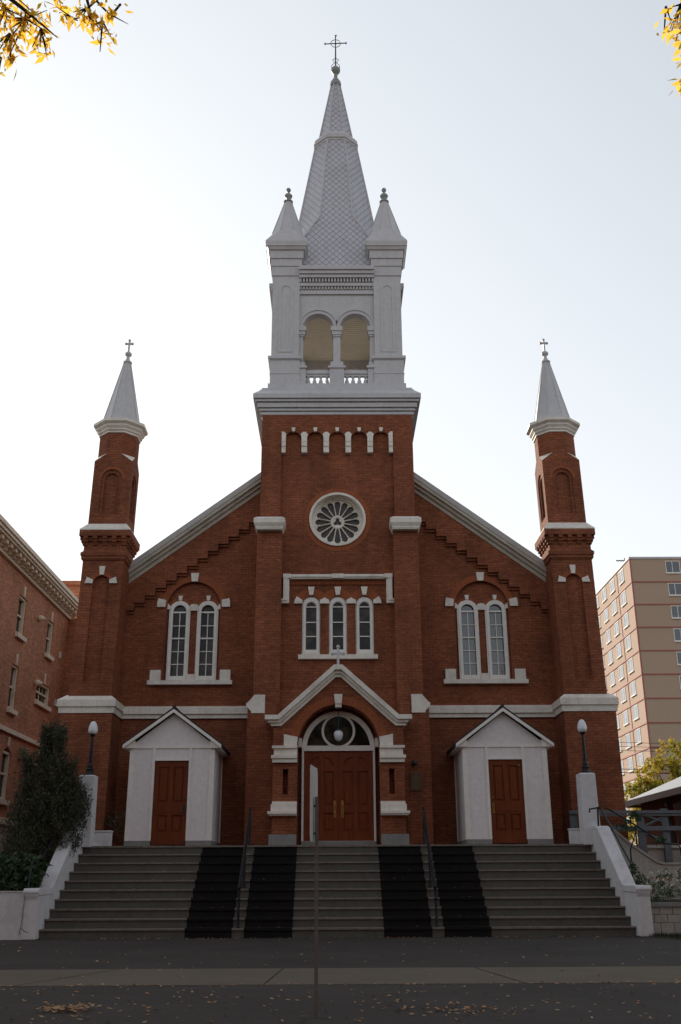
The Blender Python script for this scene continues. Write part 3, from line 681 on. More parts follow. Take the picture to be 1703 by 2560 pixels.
# door surround
q = B(); q.plate(arch(0, 2.17, 4.60, 1.0, 32), [rect(-.945, .945, 2.175, 4.524), [(x, z) for x, z in [(.87*math.cos(t*PI/28), 4.60+.87*math.sin(t*PI/28)) for t in range(1, 28)] if z > 4.665] + [(-.865, 4.665), (.865, 4.665)]], 27.96, 28.1)
q.plate(circ(0, 5.062, .465, 40), [circ(0, 5.062, .40, 40)], 27.975, 28.08)
fan = q.build('fanlight', WHITEF, ch)
q = B(); q.plate(arch(0, 4.60, 4.62, .93, 24), (), 28.09, 28.11); q.build('glass', GLASS, fan)
q = B(); q.box(-1.0, 1.0, 27.9, 28.2, 2.02, 2.165); q.build('threshold', CONC, ch)
def panel_door(s):
    x0, x1 = .0, .94
    def TD(x, y, z): return (CX + s*x, y, z)
    q = MB(TD)
    cols = [(.125, .40), (.525, .80)]
    holes = []
    for a, b in cols: holes += [rect(a, b, 2.42, 2.90), rect(a, b, 3.09, 3.98)]
    cc_ = .4625
    for a, b in cols:
        inner = b if b < cc_ else a
        outer = a if b < cc_ else b
        pts = [(outer, 4.118), (inner, 4.118)]; hgt = lambda x: 4.118+math.sqrt(max(0, .3376**2-(x-cc_)**2))*.78
        n = 6; xs = [inner+(outer-inner)*i/n for i in range(n)]
        pts += [(x, hgt(x)) for x in xs]; holes.append(pts)
    q.plate(rect(.004, x1, 2.175, 4.522), holes, 28.02, 28.06, back=False); q.box(.004, x1, 28.056, 28.08, 2.175, 4.522)
    for a, b in cols: q.box(a+.05, b-.05, 28.035, 28.06, 2.47, 2.85); q.box(a+.05, b-.05, 28.035, 28.06, 3.14, 3.93)
    d = q.build('door', DOORW, ch)
    q = MB(TD); q.box(.07, .135, 28.008, 28.02, 2.78, 3.21); q.tube([(.10, 28.005, 2.84), (.10, 27.96, 2.87), (.10, 27.96, 3.06), (.10, 28.005, 3.09)], .012, 6)
    q.sphere((.10, 28.0, 3.30), .022, 8); q.build('handle', BRASS, d)
for s in (-1, 1): panel_door(s)

# ------------------------------------------------------------------ things on the church
t = thing('pendant_lamp', 'white egg shaped pendant lamp hanging under the central door arch', 'lamp', (CX, 27.7, 4.75))
MB(T0).lathe(0, 27.7, [(.01, 4.745), (.06, 4.765), (.10, 4.82), (.125, 4.90), (.125, 4.96), (.09, 5.02), (.05, 5.03)], 18).build('lamp_shade', GLOBE, t, True)
MB(T0).tube([(0, 27.7, 5.02), (0, 27.7, 5.70)], .01, 6).lathe(0, 27.7, [(.05, 5.03), (.05, 5.07), (.02, 5.09)], 10).build('chain', DARKM, t)
t = thing('wall_plaque', 'small bronze plaque with pale frame on the brick right of the main door', 'plaque', (2.13, 27.93, 3.46))
MB().plate(rect(1.99, 2.29, 3.47, 3.925), [rect(2.01, 2.27, 3.49, 3.905)], 27.885, 27.925).build('frame', newmat('plaque_frame', (.10, .08, .05), .6, .2), t)
MB().box(2.005, 2.275, 27.90, 27.928, 3.485, 3.91).build('plate', PLQ, t)
q = MB(); q.plate(circ(2.14, 3.855, .022, 12), (), 27.893, 27.901); q.box(2.08, 2.20, 27.893, 27.901, 3.80, 3.82)
for i in range(9): q.box(2.05+(i % 3)*.004, 2.23-(i % 2)*.01, 27.896, 27.901, 3.76-i*.028, 3.768-i*.028)
q.build('relief', newmat('plaque_relief', (.15, .11, .06), .5, .5), t)
t = thing('wall_lamp', 'small dark bulkhead lamp on the brick above the plaque', 'lamp', (2.13, 27.93, 4.12))
MB().box(2.03, 2.10, 27.86, 27.929, 4.12, 4.25).tube([(2.07, 27.9, 4.2), (2.10, 27.80, 4.20)], .02, 6).build('bracket', IRON, t)
q = MB(); q.sphere((2.12, 27.79, 4.17), .07, 12, .9); q.build('lamp_head', DARKM, t, True)

# ------------------------------------------------------------------ white vestibules
def vestibule(cx, side, lab):
    t = thing('entrance_porch', lab, 'porch', (cx, 27.1, 2.03), 'white wooden porches beside the main door')
    def TV(x, y, z): return (cx+x, y, z)
    q = MB(TV); q.plate([(-1.1, 2.17), (-.45, 2.17), (-.45, 4.18), (.45, 4.18), (.45, 2.17), (1.1, 2.17), (1.1, 4.58), (0, 5.42), (-1.1, 4.58)], (), 27.1, 27.18)
    q.box(-1.1, -1.02, 27.18, 29.12, 2.17, 4.56); q.box(1.02, 1.1, 27.18, 29.12, 2.17, 4.56); q.build('wall', SIDING, t)
    q = MB(TV)
    for s in (-1, 1):
        q.box(s*1.105, s*.995, 27.075, 27.1, 2.17, 4.50); q.box(s*1.1, s*1.122, 27.076, 27.2, 2.17, 4.50); q.box(s*1.1, s*1.122, 29.0, 29.1, 2.17, 4.5)
        q.box(s*.45, s*.515, 27.07, 27.1, 2.17, 4.50)
    q.box(-1.105, 1.105, 27.072, 27.1, 4.50, 4.56); q.box(-.45, .45, 27.07, 27.1, 4.18, 4.23); q.build('trim', WHITEF, t)
    q = MB(TV); q.box(-1.12, -.46, 27.04, 29.1, 2.03, 2.168); q.box(.46, 1.12, 27.04, 29.1, 2.03, 2.168); q.build('plinth', CONC, t)
    q = MB(TV)
    for s in (-1, 1):
        q.plate(mirror([(0, 5.43), (1.30, 4.49), (1.30, 4.58), (0, 5.52)], s), (), 26.93, 26.98)
    q.build('bargeboard', WHITEF, t)
    q = MB(TV)
    for s in (-1, 1): q.plate(mirror([(0, 5.45), (1.29, 4.52), (1.33, 4.60), (.0, 5.585)], s), (), 26.96 if True else 0, 29.11)
    q.tube([(0, 26.92, 5.575), (0, 29.1, 5.575)], .045, 6); q.build('roof', ROOFD, t)
    q = MB(TV)
    for s in (-1, 1): q.plate(mirror([(1.0, 4.50), (1.28, 4.50), (1.28, 4.515), (1.0, 4.70)], s), (), 26.99, 29.1)
    q.build('soffit', WHITEF, t)
    q = MB(TV); cols = [(-.33, -.06), (.06, .33)]; holes = []
    for a, b in cols: holes += [rect(a, b, 3.12, 4.03), rect(a, b, 2.38, 2.80)]
    q.plate(rect(-.44, .44, 2.07, 4.175), holes, 27.12, 27.16, back=False); q.box(-.44, .44, 27.155, 27.17, 2.07, 4.175)
    for a, b in cols: q.box(a+.05, b-.05, 27.13, 27.16, 3.17, 3.98); q.box(a+.05, b-.05, 27.13, 27.16, 2.43, 2.75)
    q.box(-.36, .36, 27.11, 27.12, 2.86, 2.885)
    d = q.build('door', DOORW2, t)
    q = MB(TV); hx = .37*side; q.box(hx-.03, hx+.03, 27.105, 27.12, 2.82, 3.08); q.tube([(hx, 27.115, 2.86), (hx, 27.07, 2.88), (hx, 27.07, 3.0), (hx, 27.115, 3.02)], .012, 6); q.sphere((hx, 27.10, 3.2), .025, 8)
    if side < 0: q.sphere((.36, 27.09, 4.02), .03, 8)
    q.build('handle', BRASS if side < 0 else DARKM, d)
vestibule(CX-4.405, 1, 'white board porch with brown door at the top left of the steps')
vestibule(CX+4.41, -1, 'white board porch with brown door at the top right of the steps')

# ------------------------------------------------------------------ steps
RI, TR = .203, .2822; Y0 = 24.0
st = thing('staircase', 'wide grey front steps of ten risers up to the church doors', 'steps', (0, Y0, 0))
hw = lambda y: 6.60 - .083*(y-24.0)
q = MB()
for k in range(10):
    y = Y0+k*TR; z = (k+1)*RI
    a, b = hw(y), hw(y+TR)
    zb = 0 if k == 0 else k*RI-.10
    y2 = y+TR+.12 if k < 9 else 29.2
    q.add([(-a, y, zb), (a, y, zb), (a-.05, y2, zb), (-a+.05, y2, zb), (-a, y, z-.038), (a, y, z-.038), (a-.05, y2, z-.038), (-a+.05, y2, z-.038)], [(0, 1, 5, 4), (4, 5, 6, 7), (0, 4, 7, 3), (1, 2, 6, 5), (2, 3, 7, 6), (0, 3, 2, 1)])
q.build('riser', STEP, st)
for k in range(10):
    y = Y0+k*TR; z = (k+1)*RI; a = hw(y)+.015; q = MB()
    if k < 9:
        q.box(-a, a, y-.042, y+TR+.005, z-.036, z)
        q.build('tread', NOSE, st)
q = MB(); x = -hw(26.54)-.01; n = 62; wd = 2*hw(26.54)/n
for i in range(n): q.box(x+i*wd+.004, x+(i+1)*wd-.004, Y0+9*TR-.035, Y0+9*TR+.10, 10*RI-.044, 10*RI+random.uniform(-.003, .003))
q.build('landing_edge', NOSE, st)
q = MB(); q.box(-6.3, 6.3, Y0+9*TR+.102, 29.2, 10*RI-.04, 10*RI-.004); q.build('landing', CONC, st)
runs = [(-3.40, -2.36, 'outer left black rubber runner down the grey steps, left of the left handrail'), (-2.09, -1.02, 'black rubber runner down the steps between left handrail and middle'), (1.02, 2.09, 'black rubber runner down the steps between middle and right handrail'), (2.36, 3.40, 'outer right black rubber runner down the steps, right of the right handrail')]
for a, b, lab in runs:
    q = MB(); th = .008; prof = []; top = []
    prof.append((Y0-.004-th, .0))
    for k in range(10):
        y = Y0+k*TR; z = (k+1)*RI
        prof += [(y-.004-th, z-.046), (y-.044-th, z-.046), (y-.044-th, z+.002+th)]
        if k < 9: prof += [(y+TR-.004-th, z+.002+th)]
    prof[-1] = (Y0+9*TR-.037-th, 10*RI-.04)
    lo = [(y+th, z-th) for y, z in prof]; lo[0] = (Y0-.003, 0)
    n = len(prof); vs = [(a, *p) for p in prof]+[(b, *p) for p in prof]+[(a, *p) for p in lo]+[(b, *p) for p in lo]
    fs = []
    for i in range(n-1): fs += [(i, i+1, n+i+1, n+i), (2*n+i, 3*n+i, 3*n+i+1, 2*n+i+1), (i, 2*n+i, 2*n+i+1, i+1), (n+i, n+i+1, 3*n+i+1, 3*n+i)]
    q.add(vs, fs); tag(q.build('step_runner', RUBBER, fix=False), lab, 'mat', 'black runners on the steps')
# cheek walls
def cheek(s, lab):
    t = thing('stair_wall', lab, 'wall', (s*6.7, 24, 0), 'white stucco walls flanking the steps')
    def TC(x, y, z):  # x = distance outward from inner line
        return (s*(hw(y)+.02+x), y, z)
    q = MB(TC)
    prof = [(23.75, 0), (23.75, .82), (23.72, .90), (23.70, .98), (23.74, 1.04), (24.0, 1.055), (24.5, 1.06), (24.62, 1.10), (26.0, 2.40), (26.12, 2.43), (26.9, 2.44), (26.9, 0)]
    q.prismx(prof, 0, .30)
    q.prismx([(23.73, .90), (23.69, .98), (23.73, 1.055), (24.6, 1.062), (24.6, .92)], -.02, .335)
    q.prismx([(24.60, 1.02), (24.62, 1.108), (25.99, 2.412), (26.12, 2.44), (26.85, 2.446), (26.85, 2.36), (26.1, 2.35)], -.015, .315)
    o = q.build('wall', STUCCO, t)
    bv = o.modifiers.new('b', 'BEVEL'); bv.width = .02; bv.segments = 2
    def TP(x, y, z): return (s*x, y, z)
    q = MB(TP); q.loft(6.42, 26.58, [(.225, 2.0), (.205, 3.72), (.20, 3.745), (.17, 3.76)], 4); o = q.build('pillar', STUCCO, t)
    bv = o.modifiers.new('b', 'BEVEL'); bv.width = .015; bv.segments = 2
    q = MB(TP); q.box(5.78 if s < 0 else 5.95, 6.35, 26.75, 26.98, 2.0, 2.37); q.box((5.78 if s < 0 else 5.95)-.02, 6.35, 26.73, 27.0, 2.372, 2.41); o = q.build('parapet', STUCCO, t)
    bv = o.modifiers.new('b', 'BEVEL'); bv.width = .015; bv.segments = 2
    return t
cheek(-1, 'white stucco stair wall with pillar on the left of the steps'); cheek(1, 'white stucco stair wall with pillar on the right of the steps')
def lamp(s, lab):
    x = s*6.42+.02; y = 26.58
    t = thing('post_lamp', lab, 'lamp', (x, y, 3.76), 'globe lamps on the stair pillars')
    q = MB(); q.lathe(x, y, [(.13, 3.755), (.13, 3.79), (.10, 3.82), (.085, 3.87), (.10, 3.91), (.07, 3.95), (.075, 4.0), (.045, 4.08), (.05, 4.12), (.035, 4.65), (.032, 4.74), (.055, 4.77), (.075, 4.80), (.06, 4.82)], 14); q.build('post', IRON, t)
    q = MB(); q.lathe(x, y, [(.075, 4.81), (.115, 4.85), (.125, 4.91), (.11, 5.01), (.08, 5.09), (.045, 5.135), (.01, 5.145)], 20); q.build('globe', GLOBE, t, True)
lamp(-1, 'black post lamp with white acorn globe on the left stair pillar'); lamp(1, 'black post lamp with white acorn globe on the right stair pillar')
# centre hand rails
for x, lab in ((-2.235, 'black iron handrail on the steps left of the main door'), (2.205, 'black iron handrail on the steps right of the main door')):
    t = thing('handrail', lab, 'handrail', (x, 24.1, 0), 'iron handrails down the steps')
    q = MB(); q.tube([(x, 24.02, 1.02), (x, 24.10, 1.06), (x, 26.45, 2.76), (x, 26.72, 2.93)], .026, 8); q.tube([(x, 24.1, .80), (x, 26.7, 2.66)], .02, 8); q.build('rail', IRON, t)
    for y, z0, z1 in ((24.12, .203, 1.07), (25.38, 1.015, 1.98), (26.66, 2.03, 2.9)):
        q = MB(); q.tube([(x, y, z0), (x, y, z1)], .03, 8); q.lathe(x, y, [(.05, z0), (.05, z0+.03), (.03, z0+.05)], 10); q.lathe(x, y, [(.03, z1-.3), (.045, z1-.27), (.03, z1-.24)], 10); q.build('post', IRON, t)
# right outer hand rails
t = thing('handrail', 'black iron handrail on top of the right stair wall', 'handrail', (6.5, 25.5, 1.06))
MB().tube([(6.33, 26.1, 2.76), (6.33, 26.1, 2.84), (6.56, 26.1, 2.88), (6.60, 26.0, 2.84), (6.76, 24.35, 1.50), (6.86, 24.35, 1.49)], .024, 8).build('rail', IRON, t)
MB().tube([(6.52, 26.1, 2.42), (6.54, 26.1, 2.87)], .024, 8).build('post', IRON, t)
t = thing('handrail', 'thin black iron handrail outside the left stair wall beside the shrub', 'handrail', (-7.0, 25, 1))
MB().tube([(-6.99, 24.1, 1.0), (-7.0, 24.3, 1.62), (-6.85, 24.5, 1.72), (-6.78, 26.1, 2.62)], .02, 8).build('rail', IRON, t)
t = thing('handrail', 'black iron handrail running down beside the ramp wall at right', 'handrail', (7.9, 27.3, 1.5))
def sc_(x, z, Y, Yn): k = Yn/Y; return ((x)*k, 1.2+(z-1.2)*k)
pts = [(7.05, 2.93), (7.12, 2.92), (7.25, 2.84), (7.92, 2.43), (8.32, 2.14), (8.52, 2.05), (8.84, 2.03), (8.90, 1.95), (8.92, 1.56)]
MB().tube([(x, 27.3, z) for x, z in pts], .022, 8).build('rail', IRON, t)
MB().tube([(7.78, 27.3, 2.48), (7.78, 27.3, 1.4)], .02, 8).tube([(7.78, 27.3, 1.9), (7.5, 27.3, 2.0), (7.3, 27.3, 2.25)], .01, 6).build('post', IRON, t)
# white garden wall left
q = MB(); q.box(-30, -6.93, 23.80, 24.02, 0, .98); q.box(-30, -6.95, 23.78, 24.05, .982, 1.0)
tag(q.build('garden_wall', STUCCO), 'low white stucco garden wall in front of the shrub bed, left of the steps', 'wall')
q = MB(); zc = .95; pts = []; x = -6.925
for i in range(13): pts.append((x+random.uniform(-.012, .012)-.004*i*.5, zc-i*.055))
cr_ = MB().tube([(p[0]-.01, 23.742, p[1]) for p in pts] + [(-6.97, 23.742, .24), (-7.0, 23.79, .1)], .006, 4).tube([(-6.97, 23.742, .24), (-6.86, 23.742, .17), (-6.78, 23.742, .15)], .005, 4)
# crack is part of the left stair wall
lw_ = [o for o in bpy.data.objects if o.get('label', '').startswith('white stucco stair wall with pillar on the left')][0]
cr_.build('crack', newmat('crack_dark', (.02, .018, .017), .9), lw_)
# block wall right
t = thing('block_wall', 'low retaining wall of grey split blocks with pale cap under the flowers', 'wall', (9, 24.3, 0))
q = MB()
for row, (z0, z1) in enumerate(((.0, .27), (.275, .44), (.445, .60))):
    x = 6.97 - .13*(row % 2)
    while x < 12:
        a = x+.30; q.box(max(x, 6.96)+.006, a-.006, 24.28+random.uniform(-.012, .012), 24.55, z0, z1-.004); x = a
q.build('blocks', CREAMST, t); MB().box(6.96, 12, 24.22, 24.58, .602, .69).build('cap', CONC, t)

# ------------------------------------------------------------------ ramp, fence, lattice at right
q = MB(); q.plate([(6.75, 0.6), (11, .6), (11, 1.53), (8.40, 1.53), (8.22, 1.57), (7.62, 1.98), (7.2, 2.34), (6.75, 2.34)], (), 27.20, 27.34)
q.plate([(7.19, 2.35), (7.62, 1.985), (8.22, 1.575), (8.40, 1.535), (11, 1.535), (11, 1.585), (8.42, 1.585), (8.25, 1.62), (7.65, 2.03), (7.22, 2.395)], (), 27.16, 27.38)
tag(q.build('ramp_wall', CREAMST), 'cream stucco wall with sloping curved coping beside the right stair wall', 'wall')
q = MB(); q.box(7.74, 11, 27.78, 27.9, .6, 1.98); q.box(6.3, 11, 27.70, 29.2, 1.95, 2.03); tag(q.build('ramp_deck', CREAMST), 'raised cream access ramp deck behind the grey fence', 'ramp')
t = thing('ramp_fence', 'grey painted timber fence along the access ramp at right', 'fence', (8.5, 27.6, 2.0))
for z0, z1, y in ((2.82, 2.90, 27.58), (2.39, 2.50, 27.6)):
    MB().box(6.16 if z0 > 2.6 else 6.9, 11, y, y+.06, z0, z1).build('rail', GREYW, t)
MB().box(6.9, 11, 27.6, 27.64, 2.76, 2.80).build('rail', GREYW, t)
for x, z1 in ((6.27, 2.84), (8.05, 2.84), (8.70, 2.95), (10.4, 2.95)): MB().box(x-.09, x+.09, 27.66, 27.76, 1.5, z1).build('post', GREYW, t)
q = MB(); q.tube([(8.14, 27.66, 2.50), (8.62, 27.66, 2.72)], .03, 4); q.tube([(8.14, 27.66, 2.78), (8.60, 27.66, 2.62)], .03, 4); q.tube([(8.14, 27.66, 2.3), (8.60, 27.66, 2.15)], .03, 4); q.build('brace', GREYW, t)
q = MB()
for i in range(-8, 16):
    x = 8.95+i*.11
    for s in (-1, 1):
        a, b = (x, 1.55), (x+s*.42, 1.97)
        if s < 0: a, b = (x, 1.55), (x-.42, 1.97)
        q.add([(a[0]-.015, 27.50-.01*s, a[1]), (a[0]+.015, 27.50-.01*s, a[1]), (b[0]+.015, 27.50-.01*s, b[1]), (b[0]-.015, 27.50-.01*s, b[1]), (a[0]-.015, 27.515-.01*s, a[1]), (a[0]+.015, 27.515-.01*s, a[1]), (b[0]+.015, 27.515-.01*s, b[1]), (b[0]-.015, 27.515-.01*s, b[1])], [(0, 1, 2, 3), (7, 6, 5, 4), (0, 3, 7, 4), (1, 5, 6, 2)]) if 8.93 <= min(a[0], b[0]) and max(a[0], b[0]) < 10.6 else None
q.box(8.90, 10.6, 27.48, 27.52, 1.96, 2.0); tag(q.build('lattice_panel', WHITEF), 'white diagonal lattice panel under the ramp at the right edge', 'lattice')

# ------------------------------------------------------------------ left brick building
LBX = -12.0
lb = thing('brick_building', 'brown brick building with bracketed cream cornice left of the church', 'building', (LBX-4, 36, 0))
def TL(u, d, z): return (LBX - d, u, z)        # u along Y, d inward
def LB(): return MB(TL)
wins = [(36.98, 37.55, 9.95, 11.44, 1), (40.98, 41.5, 10.03, 11.46, 1), (36.98, 37.45, 7.15, 8.80, 1), (40.25, 41.85, 7.98, 8.80, 2), (37.0, 37.62, 3.95, 5.75, 3), (40.9, 41.5, 3.95, 5.75, 3),
        (33.1, 33.7, 9.95, 11.44, 1), (33.1, 33.7, 7.15, 8.80, 1), (33.1, 33.7, 3.95, 5.75, 3)]
holes = []
for a, b, z0, z1, k in wins:
    a2, b2 = a-.28, b+.10
    holes.append(rect(a2, b2, z0, z1) if k != 3 else [(a2, z0), (b2, z0), (b2, z1-.12), ((a2+b2)/2, z1+.08), (a2, z1-.12)])
q = LB(); q.plate(rect(28, 43.8, 0, 12.54), holes, 0, .25, back=False); q.box(28, 43.8, .26, 16, 0, 12.5)
lbw = q.build('wall', BRICK_L, lb)
q = LB(); q.box(27.6, 44.75, -.62, .1, 12.74, 12.90); q.box(27.6, 44.7, -.56, .1, 12.62, 12.738); q.box(27.7, 44.6, -.49, .1, 12.54, 12.618)
q.box(27.8, 44.1, -.12, .1, 12.20, 12.30); q.box(27.8, 44.05, -.06, .12, 12.302, 12.54); q.build('cornice', TRIM_L, lb)
y = 28.2; q = LB(); q.box(y, y+.19, -.42, -.05, 12.40, 12.54); q.box(y+.02, y+.17, -.24, -.05, 12.31, 12.40); br0 = q.build('cornice_bracket', TRIM_L, lb)
for i in range(1, 32):
    b_ = br0.copy(); COL.objects.link(b_); b_.parent = lb; b_.location = (0, .52*i, 0)
q = LB(); q.box(27.9, 44.0, -.10, .02, 6.28, 6.44); q.build('string_course', TRIM_L, lb)
q = LB(); q.box(27.9, 44.0, -.10, .02, 3.12, 3.34); q.build('base_course', TRIM_L, lb)
q = LB(); q.box(28, 44, -.03, .05, 0, 3.11); q.build('foundation', CREAMST, lb)
for a, b, z0, z1, k in wins:
    a2, b2 = a-.28, b+.10
    f = LB(); zz = z1 if k != 3 else z1-.10
    mid = (z0+z1)/2 + .02
    f.plate(rect(a2, b2, z0, zz), [rect(a2+.09, b2-.09, z0+.09, zz-.08)], .05, .24)
    f.box(a2+.08, b2-.08, .10, .17, mid-.03, mid+.03)
    n_ = 2 if k != 2 else 4
    for i in range(1, n_): x = a2+.09+(b2-a2-.18)*i/n_; f.box(x-.015-(.02 if k == 2 and i == 2 else 0), x+.015+(.02 if k == 2 and i == 2 else 0), .16, .2, (mid if k != 2 or i != 2 else z0+.05), zz-.05)
    f = f.build('window', TRIM_L, lb)
    g_ = LB(); g_.box(a2+.05, b2-.05, .18, .19, z0+.05, zz-.05); g_.build('glass', GLASS, f)
    s_ = LB(); s_.box(a2-.08, b2+.08, -.12, .15, z0-.16, z0); s_.build('sill', TRIM_L, f)
    s_ = LB(); c_ = (a2+b2)/2; s_.plate([(c_-.05, z1+.01+(.08 if k == 3 else 0)), (c_+.05, z1+.01+(.08 if k == 3 else 0)), (c_+.07, z1+.42), (c_-.07, z1+.42)], (), -.05, .02); s_.build('keystone', TRIM_L, f)
for u, z in ((42.9, 10.42), (42.9, 8.35)):
    q = LB(); q.plate(rect(u-.12, u+.12, z-.13, z+.13), [rect(u-.07, u+.07, z-.08, z+.08)], -.04, .01)
    for i in range(3): q.box(u-.07, u+.07, -.02, 0, z-.06+i*.045, z-.045+i*.045)
    q.build('vent', WHITEF, lb)
for u, z in ((39.3, 11.15), (39.75, 8.62)):
    q = LB(); q.tube([(u, .0, z), (u, -.22, z), (u, -.26, z-.06)], .07, 10); q.sphere((u, -.1, z), .13, 10); q.build('flood_lamp', TRIM_L, lb)
q = LB(); q.box(38.6, 38.9, -.28, 0, 5.55, 5.95); q.build('wall_lantern', newmat('lantern', (.25, .2, .12), .4), lb)
q = MB(); q.add([(x, y, z) for z in (0, 12.22) for x, y in ((-12.03, 43.79), (-10.95, 43.25), (-10.95, 46), (-16, 46), (-16, 43.79))], [(4, 3, 2, 1, 0), (5, 6, 7, 8, 9), (0, 1, 6, 5), (1, 2, 7, 6), (2, 3, 8, 7), (3, 4, 9, 8), (4, 0, 5, 9)])
q.build('angled_bay', BRICK_L, lb)
q = MB(); q.box(-13.6, -11.4, 47.0, 50, 0, 14.75); q.box(-13.7, -11.3, 46.9, 50.1, 14.75, 14.95); q.build('rear_chimney', BRICK_L, lb)

# ------------------------------------------------------------------ tall apartment block at right
tb = thing('apartment_block', 'tall tan apartment block with red floor bands behind the trees at right', 'building', (52, 130, 0))
WALLT = weathered('tan_render', (.46, .325, .235), (.40, .275, .195), .85, .35, .12)
TBX, TBY = 37.1, 120.0
q = MB(); q.box(TBX, 68, TBY, 140, 0, 39.0); q.build('wall', WALLT, tb)
q = MB(); q.box(TBX-.12, 68.1, TBY-.12, 140.1, 39.0, 39.25); q.build('parapet', METAL, tb)
levels = [36.0-2.9*i for i in range(13)]
q = MB()
for z in levels: q.box(TBX-.09, 68.05, TBY-.09, 140.05, z-.075, z+.075)
q.box(TBX-.06, TBX+.12, TBY-.06, TBY+.1, 0, 39); q.box(TBX-.06, TBX+.02, 126.05, 126.2, 0, 39); q.build('floor_band', REDP, tb)
def copies(proto_f, proto_g, places):
    for i, (dx, dy, dz) in enumerate(places):
        if i == 0: f_, g_ = proto_f, proto_g
        else:
            f_ = proto_f.copy(); COL.objects.link(f_); f_.parent = proto_f.parent
            g_ = proto_g.copy(); COL.objects.link(g_); g_.parent = f_
        f_.location = (dx, dy, dz)
def TB1(u, d, z): return (TBX+d, u, z)
f = MB(TB1); y0, y1 = 123.0, 125.0; f.plate(rect(y0, y1, 37.05, 38.7), [rect(y0+.09, y1-.09, 37.12, 38.62)], -.06, .02); f.box(y0-.1, y1+.1, -.16, .02, 36.93, 37.05); f.box(123.95, 124.05, -.05, 0, 37.1, 38.65)
f = f.build('window', WHITEF, tb); g_ = MB(TB1).box(y0+.08, y1-.08, -.035, -.02, 37.1, 38.64).build('glass', GLASSG, f)
places = [(0, dy, -2.9*i) for i in range(12) for dy in (0, 4.5, 8.8, 13.1)][:48]
copies(f, g_, places)
f = MB(); f.plate(rect(41.55, 43.35, 37.15, 38.72), [rect(41.63, 43.27, 37.23, 38.64)], TBY-.06, TBY+.02); f.box(42.35, 42.43, TBY-.055, TBY, 37.2, 38.66); f.box(41.5, 43.4, TBY-.16, TBY+.02, 37.03, 37.15)
f = f.build('window', WHITEF, tb); g_ = MB().box(41.62, 43.3, TBY-.035, TBY-.02, 37.2, 38.68).build('glass', GLASSB, f)
copies(f, g_, [(dx, 0, -2.9*i) for i in range(12) for dx in (0, 6.5)])
q = MB(); q.tube([(TBX+.6, 124, 39.2), (TBX+.6, 124, 40.4)], .06, 6); q.box(TBX-.5, TBX+1.0, 123.95, 124.05, 39.95, 40.1); q.build('roof_antenna', GREYW, tb)

# ------------------------------------------------------------------ low brick house at right
lh = thing('low_house', 'low brick house with pale hipped roof behind the ramp fence', 'house', (17, 47, 0))
MB().box(13.2, 22, 33, 45, 0, 4.4).build('wall', BRICK, lh)
q = MB(); q.add([(12.6, 32.4, 4.34), (22.6, 32.4, 4.34), (22.6, 45.6, 4.34), (12.6, 45.6, 4.34), (17.6, 37, 6.6), (17.6, 41, 6.6), (12.6, 32.4, 4.2), (22.6, 32.4, 4.2), (22.6, 45.6, 4.2), (12.6, 45.6, 4.2)], [(0, 1, 4), (1, 2, 5, 4), (2, 3, 5), (3, 0, 4, 5), (9, 8, 7, 6), (0, 6, 7, 1), (1, 7, 8, 2), (2, 8, 9, 3), (3, 9, 6, 0)])
q.build('roof', ROOFG, lh)
q = MB(); q.box(12.5, 12.62, 32.3, 45.7, 4.10, 4.335); q.box(12.62, 22.7, 45.58, 45.7, 4.12, 4.30); q.box(12.62, 22.7, 32.3, 32.42, 4.12, 4.3); q.build('fascia', newmat('red_brown_fascia', (.16, .07, .05), .5), lh)
MB().box(13.17, 13.21, 38.6, 40.6, 1.2, 4.0).build('window', GLASS, lh)
MB().box(13.17, 13.21, 34.6, 36.6, 1.2, 4.0).build('window', GLASS, lh)
MB().box(13.05, 13.2, 41.0, 41.25, .7, 4.2).build('porch_post', GREYW, lh)
q = MB(); q.tube([(13.0, 38.6, 4.0), (12.9, 38.3, 3.9)], .09, 8); q.build('flood_lamp', WHITEF, lh)

# ------------------------------------------------------------------ wires
for i, (z, dz) in enumerate(((12.7, .05), (12.35, .05), (12.0, .05), (10.5, .0), (10.2, 0))):
    Yw = 90
    a = Vector((18, Yw, z+dz*3)); b = Vector((60, Yw, z-dz*2)); pts = []
    for k in range(25):
        t_ = k/24; p = a.lerp(b, t_); p.z -= 1.2*4*t_*(1-t_)*.4; pts.append(p)
    tag(MB().tube(pts, .02 if i < 3 else .03, 5).build('power_line', DARKM), ('topmost of the thin overhead wires before the tan apartment block', 'second from top of the overhead wires before the tan apartment block', 'third from top of the overhead wires before the tan apartment block', 'lower overhead wire, fourth from top, before the tan apartment block', 'lowest overhead wire before the tan apartment block')[i], 'wire', 'overhead wires at right')

# ------------------------------------------------------------------ street sign seen edge-on
t = thing('street_sign', 'grey metal road sign on a thin pole, turned edge-on, in front of the steps', 'sign', (-.242, 10.35, 0))
MB().box(-.260, -.226, 10.33, 10.37, -.02, 1.98).build('pole', SIGNM, t)
def TS(u, d, z):
    a = R(8.5); c = (-.272, 10.345); return (c[0]+u*math.sin(a)+d*math.cos(a), c[1]+u*math.cos(a)-d*math.sin(a), z)
cham = [(-.225, 1.60), (-.225, 2.22), (-.19, 2.275), (.19, 2.275), (.225, 2.22), (.225, 1.60), (.19, 1.55), (-.19, 1.55)]
q = MB(TS); q.plate([(x, z) for x, z in cham], (), -.002, .002); q.build('panel', weathered('back_of_sign', (.55, .53, .52), (.36, .34, .33), .5, .4, 3, metal=.1), t)
q = MB(TS); q.box(-.02, .02, .004, .02, 1.88, 1.90); q.box(-.02, .02, .004, .02, 1.62, 1.64); q.build('bolt', DARKM, t)

